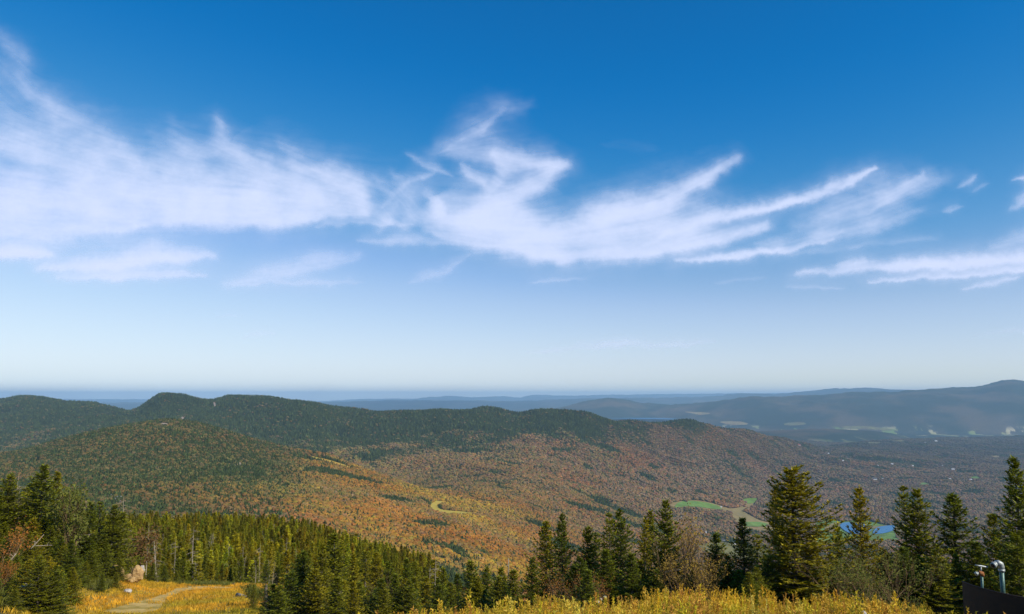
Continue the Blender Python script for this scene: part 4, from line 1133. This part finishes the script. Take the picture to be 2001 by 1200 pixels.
for k in range(34):
    px = RNG.uniform(270, 620); Y = RNG.uniform(150, 330)
    x = float(ray(px, 1050)[0]) * Y; z = float(ground(x, Y)); s_ = RNG.uniform(0.8, 1.15)
    t = thing('dead_tree', 'thin grey dead trunk scattered in the woods on the hill beyond the clearing', 'dead tree', (x, Y, z), 'scattered dead trunks of the hill woods')
    t.scale = (s_, s_, s_); t.rotation_euler.z = RNG.uniform(0, 6.28)
    q = snags[int(RNG.choice([0, 1, 4, 3]))]; link('trunk', q[0], t); link('branches', q[1], t)

# ------------------------------------------------------------------ bare broadleaf trees and shrubs
def branching(seed, H, stems, spread, depth=4, lean=0.25, twigs=3):
    r_ = random.Random(seed); st = Tubes(); tips = []
    def grow(p, d, L, rad, lev, tb):
        pts = [p]; k = 3
        for i in range(k):
            d = (d + Vector((r_.uniform(-1, 1), r_.uniform(-1, 1), r_.uniform(-.2, .5))) * 0.16).normalized()
            pts.append(pts[-1] + d * L / k)
        tb.tube(pts, [rad * (1 - 0.18 * i) for i in range(k + 1)], 5 if lev < 2 else 3)
        if lev >= depth: tips.append((pts[-1], d)); tips.append((pts[-2], d)); return
        for q in range(twigs):
            s0 = pts[-1] if q == 0 else pts[r_.randint(1, k)]
            dd = (d + Vector((r_.uniform(-1, 1), r_.uniform(-1, 1), r_.uniform(-.1, .7))) * spread).normalized()
            grow(s0, dd, L * r_.uniform(0.55, 0.8), rad * 0.55, lev + 1, tb)
    for s_ in range(stems):
        a_ = 6.28 * s_ / stems + r_.uniform(-.4, .4)
        d = Vector((math.cos(a_) * lean, math.sin(a_) * lean, 1)).normalized()
        grow(Vector((math.cos(a_) * 0.08, math.sin(a_) * 0.08, -0.2)), d, H * 0.38, 0.013 * H / max(1, stems * 0.25), 0, st)
    return st, tips
def leaves_at(tips, n_each, rad, size, seed, mat, name='foliage'):
    rng = np.random.default_rng(seed); V = []
    for p, d in tips:
        P = np.array(p)[None] + rng.normal(0, rad, (n_each, 3)); D = rng.normal(0, 1, (n_each, 3)); D /= np.linalg.norm(D, axis=1, keepdims=True)
        V.append(spray_faces(P, D, size, size * 0.7, rng))
    V = np.concatenate(V); return tri_mesh(name, V, np.arange(len(V)), mat)
def leaf_mat(name, c1, c2):
    m, n, l, b = material(name)
    c_ = nramp(n, l, nnoise(n, l, 6.0, obj_pos(n), 2), [(0.35, c1), (0.65, c2)]); l.new(c_, b.inputs['Base Color'])
    tl = n.new('ShaderNodeBsdfTranslucent'); l.new(c_, tl.inputs[0]); mx = n.new('ShaderNodeMixShader'); mx.inputs[0].default_value = 0.3
    l.new(b.outputs[0], mx.inputs[1]); l.new(tl.outputs[0], mx.inputs[2]); l.new(mx.outputs[0], n['Material Output'].inputs[0]); return m
m_lf_gold = leaf_mat('golden_leaves', (0.34, 0.20, 0.03), (0.45, 0.30, 0.05))
m_lf_rust = leaf_mat('rusty_leaves', (0.30, 0.10, 0.02), (0.42, 0.18, 0.03))
m_lf_brown = leaf_mat('dull_brown_leaves', (0.14, 0.075, 0.025), (0.24, 0.13, 0.04))
m_lf_olive = leaf_mat('olive_leaves', (0.10, 0.12, 0.02), (0.20, 0.20, 0.035))
def bare_tree(px, py_top, Y, label, seed, stems, spread, lean, leaf=None, n_leaf=0, kind='bare_birch', cat='tree', Hnat=5.0, drop=0.0, depth=4, wide=1.0, part='foliage', lrad=0.12, lsize=0.09):
    x, y, zt = at(px, py_top, Y); zb = float(ground(x, y)); H = zt - zb + drop
    st, tips = branching(seed, Hnat, stems, spread, depth, lean)
    top = max(v[2] for v in st.V)
    t = thing(kind, label, cat, (x, y, zb - 0.05)); k = H / top; t.scale = (k * wide, k * wide, k)
    link('stems', st.mesh('stems', m_twig), t)
    if leaf: link(part, leaves_at(tips, n_leaf, lrad, lsize, seed, leaf), t)
bare_tree(1338, 984, 39, 'leafless brown birch clump with upright stems between two firs', 5, 7, 0.45, 0.16, m_lf_gold, 1, wide=1.1)
bare_tree(1326, 1010, 37, 'slim bare birch stem leaning at the left of the brown clump', 6, 2, 0.35, 0.10, None, 0, wide=0.9)
bare_tree(1352, 1060, 35, 'tan bare bush low in the brown birch clump', 8, 8, 0.5, 0.3, m_lf_gold, 2, 'bare_shrub', 'shrub')
bare_tree(1700, 1060, 29, 'spreading leafless shrub with fanned twigs before the open fir', 11, 9, 0.5, 0.5, m_lf_olive, 2, 'bare_shrub', 'shrub', wide=1.25)
bare_tree(1132, 1100, 33, 'reddish bare bush at the foot of the second row fir', 12, 8, 0.6, 0.5, m_lf_rust, 1, 'bare_shrub', 'shrub')
bare_tree(768, 1120, 50, 'brown leafless thicket left of the blue green fir', 13, 8, 0.6, 0.4, None, 0, 'bare_shrub', 'shrub')
bare_tree(545, 1140, 50, 'dark twiggy bush beside the low clump at the clearing edge', 14, 9, 0.6, 0.5, m_lf_rust, 1, 'bare_shrub', 'shrub')
bare_tree(148, 944, 96, 'round topped birch with sparse rust brown leaves over the grove', 15, 3, 0.55, 0.14, m_lf_olive, 3, 'brown_birch', 'tree', wide=0.8, lrad=0.22, lsize=0.20)
bare_tree(6, 1092, 64, 'orange leaved bush at the left edge', 16, 6, 0.6, 0.4, m_lf_rust, 4, 'orange_bush', 'shrub', depth=3, lrad=0.25, lsize=0.16)
bare_tree(8, 1022, 74, 'rust coloured bush top between firs at the left edge', 17, 5, 0.6, 0.4, m_lf_rust, 3, 'orange_bush', 'shrub', depth=3, lrad=0.22, lsize=0.16)
bare_tree(272, 1030, 118, 'rusty leaved young birch behind the right end of the grove', 18, 4, 0.6, 0.3, m_lf_brown, 4, 'brown_birch', 'tree', depth=3, lrad=0.3, lsize=0.25)
bare_tree(1745, 1120, 27, 'yellow leaved weed bush under the low dark fir', 19, 6, 0.6, 0.5, m_lf_olive, 4, 'bare_shrub', 'shrub', depth=3)
bare_tree(497, 1142, 70, 'round green bush on the orange grass of the clearing', 20, 6, 0.6, 0.5, m_lf_olive, 12, 'green_bush', 'shrub', depth=3, lrad=0.3, lsize=0.2, wide=1.2)

# ------------------------------------------------------------------ logs, stumps and stones
def log_thing(p0, p1, rad, label, seed, forks=0, mat=None, name='fallen_log'):
    a_, b_ = Vector(p0), Vector(p1); r_ = random.Random(seed); d = b_ - a_
    t = thing(name, label, 'log', a_); tb = Tubes()
    pts = [d * (i / 6) + Vector((0, 0, 0.12 * rad * 8 * math.sin(2.2 * i / 6 + seed))) for i in range(7)]
    tb.tube(pts, [rad * (1 - 0.09 * i) for i in range(7)], 8, True)
    link('trunk', tb.mesh('trunk', mat or m_dead), t)
    if forks:
        br = Tubes()
        for k in range(forks):
            s0 = d * r_.uniform(0.25, 0.95); e = s0 + Vector((r_.uniform(-1, 1), r_.uniform(-.4, .4), r_.uniform(0.1, 0.9))) * d.length * 0.28
            br.tube([s0, s0.lerp(e, .5) + Vector((0, 0, .05)), e], [rad * .5, rad * .35, rad * .12], 5)
        link('branches', br.mesh('branches', mat or m_dead), t, kind='stuff')
def on(px, py, Y, dz=0.0):
    x, y, z = at(px, py, Y); return (x, y, z + dz)
log_thing(on(38, 1150, 60), on(99, 1140, 61), 0.10, 'long bleached fallen log at the left above the corner bushes', 1, 4)
log_thing(on(463, 1168, 84, .1), on(507, 1174, 82, .1), 0.22, 'tan fallen log lying across the grass right of the path', 2, 1)
log_thing(on(12, 1105, 66), on(32, 1080, 66.5), 0.05, 'forked dead branch leaning in the firs at the left edge', 3, 4, name='dead_branch')
log_thing(on(60, 1072, 72), on(86, 1044, 72.5), 0.05, 'pale dead branch slanting up through the left grove', 4, 2, name='dead_branch')
log_thing(on(68, 1066, 74), on(102, 1066, 74.5), 0.04, 'thin dead branch lying level above the dark gap in the grove', 5, 2, name='dead_branch')
log_thing(on(766, 1185, 44), on(778, 1160, 44), 0.05, 'curled bleached branch under the blue green fir', 6, 3, name='dead_branch')
log_thing(on(661, 1164, 41), on(669, 1158, 41), 0.09, 'stub of white wood at the foot of the pale trunked fir', 7, 3, name='wood_stub')
log_thing(on(1300, 1120, 36.2), on(1330, 1112, 36), 0.035, 'thin dead branch sticking out right of the tall green fir', 8, 1, name='dead_branch')
log_thing(on(520, 1162, 62, -0.6), on(520, 1138, 62), 0.22, 'dark thick stump under the little fir by the clearing', 9, 0, m_bark, name='tree_stump')

m_rock, n, l, b = material('tan_weathered_rock')
f = nnoise(n, l, 2.2, obj_pos(n), 6, 0.65)
l.new(nramp(n, l, f, [(0.3, (0.16, 0.10, 0.06)), (0.5, (0.40, 0.25, 0.10)), (0.7, (0.60, 0.43, 0.20))]), b.inputs['Base Color']); l.new(nbump(n, l, f, 0.8, 0.12), b.inputs['Normal'])
m_rock2, n, l, b = material('pale_grey_rock')
f = nnoise(n, l, 2.5, obj_pos(n), 6, 0.65)
l.new(nramp(n, l, f, [(0.3, (0.28, 0.24, 0.2)), (0.7, (0.58, 0.52, 0.45))]), b.inputs['Base Color']); l.new(nbump(n, l, f, 0.8, 0.08), b.inputs['Normal'])
def boulder(px, py, Y, wpx, hpx, label, seed, mat=m_rock, group=None, tilt=0.0):
    """boulder whose foot is seen at (px, py)"""
    from mathutils import noise as mn
    w, h = wpx / F * Y, hpx / F * Y
    bm = bmesh.new(); bmesh.ops.create_icosphere(bm, subdivisions=4, radius=0.5)
    for v in bm.verts:
        p = v.co * 2.2 + Vector((seed * 3.1, seed, 0))
        cel = mn.voronoi(p * 1.1)[0][0]
        k = 0.86 + 0.42 * cel + 0.20 * mn.noise(p * 1.6) + 0.07 * mn.noise(p * 6)
        v.co = Vector((v.co.x * k * w * 1.1, v.co.y * k * w * 0.85, (v.co.z * k + 0.38) * h * 1.15))
    me = bpy.data.meshes.new('boulder'); bm.to_mesh(me); bm.free(); me.materials.append(mat)
    x, y, z = at(px, py, Y)
    o = link('boulder', me, None, (x, y, z), label=label, category='boulder', group=group); o.rotation_euler = (0, tilt, 0)
boulder(268, 1133, 99, 19, 25, 'upright tan boulder lit by the sun at the edge of the orange grass', 1)
boulder(277, 1119, 100, 9, 12, 'small pale rock leaning on the right shoulder of the upright boulder', 2, m_rock2)
boulder(247, 1136, 98, 17, 13, 'rounded brown boulder left of the upright tan boulder', 3)
boulder(226, 1134, 97, 24, 26, 'dull brown boulder half hidden by firs, farthest left of the rocks', 4)
boulder(256, 1137, 97, 14, 9, 'low flat brown rock between the two larger boulders', 6)
boulder(249, 1158, 84, 14, 6, 'small pale flat stone lying in the orange grass', 5, m_rock2)
for k, (px, py, w_) in enumerate([(1168, 1178, 7), (1174, 1173, 7), (1182, 1169, 8)]):
    boulder(px, py, 24.5, w_ * 0.7, 4, ['lowest of three small white stones behind the grass', 'middle of three small white stones behind the grass', 'topmost of three small white stones behind the grass'][k], 10 + k, m_rock2, 'small white stones behind the grass')
boulder(1688, 1203, 12.5, 8, 8, 'small white stone at the bottom edge in the grass', 14, m_rock2)

# ------------------------------------------------------------------ the steel tank wall and its two pipes
def metal(name, c1, c2, met, rough, sc=6):
    m, n, l, b = material(name); f = nnoise(n, l, sc, obj_pos(n), 6, 0.7)
    l.new(nramp(n, l, f, [(0.35, c1), (0.65, c2)]), b.inputs['Base Color']); b.inputs['Metallic'].default_value = met; b.inputs['Roughness'].default_value = rough
    b.inputs['Specular IOR Level'].default_value = 0.5
    l.new(nbump(n, l, f, 0.25, 0.01), b.inputs['Normal']); return m
m_tank = metal('dark_rusted_steel', (0.012, 0.007, 0.005), (0.028, 0.015, 0.008), 0.0, 0.75)
m_galv = metal('galvanised_pipe', (0.20, 0.22, 0.21), (0.50, 0.52, 0.49), 0.45, 0.55, 20)
m_teal = metal('weathered_green_pipe', (0.025, 0.075, 0.062), (0.11, 0.19, 0.16), 0.3, 0.45, 14)
m_rust = metal('orange_rust', (0.20, 0.06, 0.02), (0.42, 0.17, 0.05), 0.1, 0.9, 30)
TY = 17.0
cx, cyy, rz = at(2062, 1138, TY); TR = 1.82
cyy = TY + 0.35; ztop = at(1902, 1137, TY + 0.35)[2]
tank = thing('steel_shield', 'dark curved rusted steel wall at the right corner behind the grass', 'wall', (cx, cyy, ztop))
V, Fc = [], []; NS = 72
for k in range(NS):
    a_ = math.pi + 0.02 + (math.pi * 1.02) * k / (NS - 1)
    for r_, z_ in ((TR, -2.6), (TR, 0.0), (TR - 0.025, 0.0), (TR - 0.025, -2.6)): V.append((r_ * math.cos(a_), r_ * math.sin(a_), z_ + (0.0 if z_ < -1 else 0.04 * math.sin(a_))))
for k in range(NS - 1):
    a_, b_ = 4 * k, 4 * (k + 1)
    Fc += [(a_, b_, b_ + 1, a_ + 1), (a_ + 1, b_ + 1, b_ + 2, a_ + 2), (a_ + 2, b_ + 2, b_ + 3, a_ + 3)]
Fc += [(0, 1, 2, 3), tuple(4 * (NS - 1) + q for q in (3, 2, 1, 0))]
me = bpy.data.meshes.new('wall_plate'); me.from_pydata(V, [], Fc); me.materials.append(m_tank); link('wall_plate', me, tank)
rim = Tubes(); rim.tube([((TR - 0.012) * math.cos(V_), (TR - 0.012) * math.sin(V_), 0.012 + 0.04 * math.sin(V_)) for V_ in np.linspace(math.pi + 0.02, math.pi * 2.02 + 0.02, NS)], [0.020] * NS, 6, True)
link('rim', rim.mesh('rim', m_tank), tank)

def pipe_local(base, pts, rad, k=14, cap=True):
    tb = Tubes(); tb.tube([Vector(p) - Vector(base) for p in pts], rad if isinstance(rad, list) else [rad] * len(pts), k, cap); return tb
PY = 17.3
def pp(px, py, dy=0.0): return Vector(at(px, py, PY)) + Vector((0, dy, 0))
base = pp(1962, 1195)
stand = thing('elbow_pipe', 'thick green and silver pipe bent over to the left above the tank rim', 'pipe', base)
link('riser', pipe_local(base, [base, pp(1957, 1112)], 0.048).mesh('riser', m_teal), stand)
el = [pp(1957, 1113), pp(1956.6, 1107), pp(1955, 1102.5), pp(1951, 1100.2), pp(1946, 1100.5)]
link('elbow', pipe_local(base, el, [0.060, 0.062, 0.062, 0.062, 0.060]).mesh('elbow', m_galv), stand)
link('nozzle', pipe_local(base, [pp(1947, 1100.5), pp(1938.5, 1103.5, -0.05)], 0.050).mesh('nozzle', m_galv), stand)
link('coupling', pipe_local(base, [pp(1957.2, 1117), pp(1957, 1112)], 0.066).mesh('coupling', m_galv), stand)
link('coupling', pipe_local(base, [pp(1940.5, 1102.8, -0.04), pp(1936.5, 1104.2, -0.06)], 0.064).mesh('coupling', m_galv), stand)
link('mouth', pipe_local(base, [pp(1936.7, 1104.2, -0.061), pp(1936.2, 1104.4, -0.064)], 0.046).mesh('mouth', m_tank), stand)
base = pp(1921, 1180)
tap = thing('valve_pipe', 'short rusty tap pipe with a T handle left of the elbow pipe', 'pipe', base)
link('riser', pipe_local(base, [base, pp(1918.5, 1124)], 0.027).mesh('riser', m_teal), tap)
link('valve_body', pipe_local(base, [pp(1920.5, 1126), pp(1919, 1121), pp(1914, 1119.5), pp(1912, 1120)], [0.038, 0.050, 0.047, 0.040]).mesh('valve_body', m_rust), tap)
link('nozzle', pipe_local(base, [pp(1913, 1119.8), pp(1906.5, 1121.5)], 0.033).mesh('nozzle', m_galv), tap)
link('coupling', pipe_local(base, [pp(1909, 1120.8), pp(1906, 1121.8)], 0.042).mesh('coupling', m_galv), tap)
link('valve_stem', pipe_local(base, [pp(1917, 1120), pp(1917, 1107)], 0.014).mesh('valve_stem', m_galv), tap)
link('handle', pipe_local(base, [pp(1905.5, 1104.5), pp(1912, 1105.5), pp(1917, 1106.3), pp(1924, 1107.6), pp(1929.5, 1108.6)], [0.016, 0.015, 0.022, 0.018, 0.024]).mesh('handle', m_galv), tap)
base = on(455.5, 1149.5, 114, 0)
post = thing('marker_post', 'small blue grey post at the far end of the path', 'post', base)
link('shaft', pipe_local(base, [base, Vector(base) + Vector((0, 0, 0.62))], [0.16, 0.15], 10).mesh('shaft', HM_['grey']), post)
link('cap', pipe_local(base, [Vector(base) + Vector((0, 0, 0.62)), Vector(base) + Vector((0, 0, 0.70))], [0.19, 0.12], 10).mesh('cap', HM_['dark']), post)

# ------------------------------------------------------------------ clearing, path and grass
m_clear, n, l, b = material('dry_grass_ground')
f = nnoise(n, l, 0.30, geo_pos(n), 5, 0.6)
l.new(nramp(n, l, f, [(0.32, (0.15, 0.14, 0.03)), (0.50, (0.36, 0.24, 0.04)), (0.66, (0.50, 0.29, 0.04))]), b.inputs['Base Color'])
l.new(nbump(n, l, nnoise(n, l, 3.0, geo_pos(n), 4), 0.6, 0.2), b.inputs['Normal'])
me = drape(rounded(clearing, 1), 0.03, 3.0); me.materials.append(m_clear)
link('meadow', me, kind='structure')
m_path, n, l, b = material('packed_gravel')
f = nnoise(n, l, 0.8, geo_pos(n), 6, 0.7)
gr = nramp(n, l, nnoise(n, l, 0.33, geo_pos(n), 6, 0.7), [(0.50, (0, 0, 0)), (0.58, (1, 1, 1))])
l.new(nmix(n, l, gr, nramp(n, l, f, [(0.35, (0.50, 0.32, 0.085)), (0.65, (0.68, 0.47, 0.15))]), (0.36, 0.25, 0.045)), b.inputs['Base Color'])
l.new(nbump(n, l, f, 0.7, 0.15), b.inputs['Normal'])
path = rounded(np.array([hit(px, py, 40.0) for px, py in [(185,1199.5),(225,1190),(268,1178),(308,1167),(334,1158),(343,1152),(352,1148.5),(385,1146.8),(425,1147.5),(458,1150),(452,1152),(410,1152),(372,1154.5),(348,1160),(328,1169),(318,1180),(310,1199.5)]]), 2)
me = drape(path, 0.09, 2.0); me.materials.append(m_path); link('gravel_path', me, kind='structure')

def blade_tuft(seed, n_, H, spread, width, bend=0.35):
    rng = np.random.default_rng(seed); V, T = [], []
    for k in range(n_):
        a_ = rng.uniform(0, 6.28); r_ = spread * rng.uniform(0, 1) ** 0.7; h = H * rng.uniform(0.55, 1.1); w = width * rng.uniform(0.6, 1.3)
        b0 = np.array([r_ * math.cos(a_), r_ * math.sin(a_), 0]); ba = rng.uniform(0, 6.28); bd = np.array([math.cos(ba), math.sin(ba), 0]) * h * bend * rng.uniform(0.2, 1)
        wa = rng.uniform(0, 6.28); wv = np.array([math.cos(wa), math.sin(wa), 0]) * w / 2
        m0 = b0 + bd * 0.25 + np.array([0, 0, h * 0.55]); tp = b0 + bd + np.array([0, 0, h])
        i = len(V); V += [b0 - wv, b0 + wv, m0 + wv * 0.8, m0 - wv * 0.8, tp]; T += [(i, i+1, i+2), (i, i+2, i+3), (i+3, i+2, i+4)]
    me = tri_mesh('grass_tuft', V, T)
    a_ = me.attributes.new('head', 'FLOAT', 'POINT'); a_.data.foreach_set('value', np.zeros(len(V), np.float32)); return me
def plume(seed, n_, H):
    rng = np.random.default_rng(seed); V, T, Hd = [], [], []
    for k in range(n_):
        a_ = rng.uniform(0, 6.28); r_ = 0.12 * rng.uniform(0, 1); h = H * rng.uniform(0.72, 1.1)
        b0 = np.array([r_ * math.cos(a_), r_ * math.sin(a_), 0]); ba = rng.uniform(0, 6.28); bd = np.array([math.cos(ba), math.sin(ba), 0]) * h * 0.16 * rng.uniform(0, 1)
        wv = np.array([math.cos(ba + 1.57), math.sin(ba + 1.57), 0]) * 0.006; wu = np.array([math.cos(ba), math.sin(ba), 0]) * 0.006
        tp = b0 + bd + np.array([0, 0, h])
        for w_ in (wv, wu):
            i = len(V); V += [b0 - w_, b0 + w_, tp + w_ * .5, tp - w_ * .5]; T += [(i, i+1, i+2), (i, i+2, i+3)]; Hd += [0.15] * 4
        hl = h * rng.uniform(0.16, 0.30)
        for q in range(20):      # seed head: a tapering crowd of flecks
            u = rng.uniform(0, 1); c0 = tp - (tp - b0) / h * hl * (1 - u) + rng.normal(0, 1, 3) * np.array([1, 1, .6]) * 0.021 * (1.15 - u)
            d = rng.normal(0, 1, 3) + np.array([0, 0, 0.8]); d /= np.linalg.norm(d); s_ = np.cross(d, rng.normal(0, 1, 3)); s_ /= np.linalg.norm(s_)
            i = len(V); V += [c0 - s_ * 0.012, c0 + s_ * 0.012, c0 + d * 0.055]; T += [(i, i+1, i+2)]; Hd += [1.0] * 3
        for q in range(7):       # leaves up the stalk
            u = rng.uniform(0.1, 0.75); c0 = b0 + (tp - b0) * u; az = rng.uniform(0, 6.28)
            d = np.array([math.cos(az), math.sin(az), rng.uniform(0.1, 0.9)]); d /= np.linalg.norm(d); s_ = np.array([-math.sin(az), math.cos(az), 0])
            i = len(V); V += [c0 - s_ * 0.010, c0 + s_ * 0.010, c0 + d * rng.uniform(0.08, 0.18)]; T += [(i, i+1, i+2)]; Hd += [0.35] * 3
    me = tri_mesh('seed_plume', V, T)
    a_ = me.attributes.new('head', 'FLOAT', 'POINT'); a_.data.foreach_set('value', np.array(Hd, np.float32)); return me
m_grass, n, l, b = material('dry_grass_blades')
a_ = n.new('ShaderNodeAttribute'); a_.attribute_type = 'INSTANCER'; a_.attribute_name = 'tint'
hd = n.new('ShaderNodeAttribute'); hd.attribute_name = 'head'
c_ = nmix(n, l, hd.outputs['Fac'], a_.outputs['Color'], nmix(n, l, 0.55, a_.outputs['Color'], (0.78, 0.43, 0.05)))
l.new(c_, b.inputs['Base Color']); b.inputs['Roughness'].default_value = 0.55
tl = n.new('ShaderNodeBsdfTranslucent'); l.new(c_, tl.inputs[0]); mx = n.new('ShaderNodeMixShader'); mx.inputs[0].default_value = 0.35
l.new(b.outputs[0], mx.inputs[1]); l.new(tl.outputs[0], mx.inputs[2]); l.new(mx.outputs[0], n['Material Output'].inputs[0])
tufts = [blade_tuft(k, 34, 0.62, 0.17, 0.012) for k in range(4)]; plumes = [plume(20 + k, 6, 1.0) for k in range(5)]; shorts = [blade_tuft(50 + k, 16, 1.0, 0.9, 0.11, 0.6) for k in range(4)]
for q in tufts + plumes + shorts: q.materials.append(m_grass)
def grass_points(y0, y1, t0, t1, sp):
    out = []
    for Yr in np.arange(y0, y1, sp):
        w_ = (t1 - t0) * (Yr + 2); nx = max(1, int(w_ / sp)); tq = t0 + (np.arange(nx) + RNG.uniform(0, 1, nx)) / nx * (t1 - t0)
        out.append(np.stack([tq * (Yr + 2), Yr + RNG.uniform(-.5, .5, nx) * sp], -1))
    return np.concatenate(out)
def grass_tint(X, Y):
    g = smooth(-0.15, 0.25, fbm(X, Y, 1.8, 3, 401) + 0.35 * (1 - smooth(11, 17, Y)))[:, None]; o = smooth(0.0, 0.35, fbm(X, Y, 1.4, 3, 411))[:, None]
    base = np.array([0.74, 0.50, 0.022]) * (1 - g) + np.array([0.38, 0.44, 0.014]) * g
    base = base * (1 - 0.75 * o) + np.array([0.58, 0.27, 0.03]) * 0.75 * o
    pick = RNG.uniform(0, 1, len(X))[:, None]
    base = np.where(pick > 0.82, np.array([[0.42, 0.20, 0.05]]), np.where(pick < 0.14, np.array([[0.82, 0.60, 0.09]]), base))
    return base * RNG.lognormal(-0.03, 0.33, len(X))[:, None]
P = grass_points(5.0, 27.0, -0.62, 0.95, 0.235)
dist_t = np.hypot(P[:, 0] - cx, P[:, 1] - cyy)
P = P[dist_t > TR + 0.15]
edge = 1 - 0.65 * smooth(0.44, 0.60, P[:, 0] / P[:, 1]) - 0.3 * smooth(-0.05, -0.3, P[:, 0] / P[:, 1])
scatter('dry_grass', np.stack([P[:, 0], P[:, 1], ground(P[:, 0], P[:, 1]) - 0.02], -1), edge * RNG.uniform(0.75, 1.3, len(P)), np.clip(grass_tint(P[:, 0], P[:, 1]), 0.02, 0.8), tufts, 'yellow green dry grass in the foreground')
P = grass_points(6.0, 26.0, -0.60, 0.95, 0.33)
keep = (RNG.uniform(0, 1, len(P)) < 0.35 + 0.65 * smooth(-0.2, 0.4, fbm(P[:, 0], P[:, 1], 2.6, 3, 421))) & (np.hypot(P[:, 0] - cx, P[:, 1] - cyy) > TR + 0.15)
P = P[keep]; edge = 1 - 0.12 * smooth(0.46, 0.60, P[:, 0] / P[:, 1]) - 0.2 * smooth(-0.05, -0.3, P[:, 0] / P[:, 1])
scatter('seeding_grass', np.stack([P[:, 0], P[:, 1], ground(P[:, 0], P[:, 1]) - 0.02], -1), edge * RNG.uniform(0.7, 1.18, len(P)) * (0.92 + 0.38 * fbm(P[:, 0], P[:, 1], 2.2, 3, 451)), np.clip(grass_tint(P[:, 0], P[:, 1]), 0.02, 0.8), plumes, 'tall golden seeding grass stalks in the foreground')
# scrubby cover under the near firs and short golden grass on the clearing
P = np.concatenate([grass_points(27.0, 60.0, -0.78, 0.95, 0.85), grass_points(60.0, 126.0, -0.80, -0.24, 0.95)])
P = P[~inside(clearing, P[:, 0], P[:, 1])]
tn = np.array([0.15, 0.15, 0.025])[None] * RNG.lognormal(0, 0.3, len(P))[:, None]
scatter('undergrowth', np.stack([P[:, 0], P[:, 1], ground(P[:, 0], P[:, 1]) - 0.02], -1), RNG.uniform(0.4, 0.8, len(P)), tn, shorts, 'low green scrub under the firs')
P = grass_points(36.0, 122.0, -0.66, -0.26, 0.62)
P = P[inside(clearing, P[:, 0], P[:, 1])]; on_path = inside(path, P[:, 0], P[:, 1]); pin = 0.10 + 0.5 * smooth(0.0, 0.4, fbm(P[:, 0], P[:, 1], 5, 3, 441))
P = P[~on_path | (RNG.uniform(0, 1, len(P)) < pin)]
o_ = smooth(-0.15, 0.35, fbm(P[:, 0], P[:, 1], 11, 3, 431))[:, None]
inner = smooth(-26, -33, P[:, 0])[:, None] * 0 + (smooth(60, 100, P[:, 1]))[:, None]
o_ = np.clip(o_ * 0.8 + 0.5 * inner, 0, 1)
tn = (np.array([0.44, 0.34, 0.026]) * (1 - o_) + np.array([0.72, 0.37, 0.028]) * o_) * RNG.lognormal(0, 0.2, len(P))[:, None]
scatter('meadow_grass', np.stack([P[:, 0], P[:, 1], ground(P[:, 0], P[:, 1]) + 0.02], -1), RNG.uniform(0.16, 0.42, len(P)), tn, shorts, 'short orange and gold grass on the clearing', wide=RNG.uniform(0.9, 1.6, len(P)))
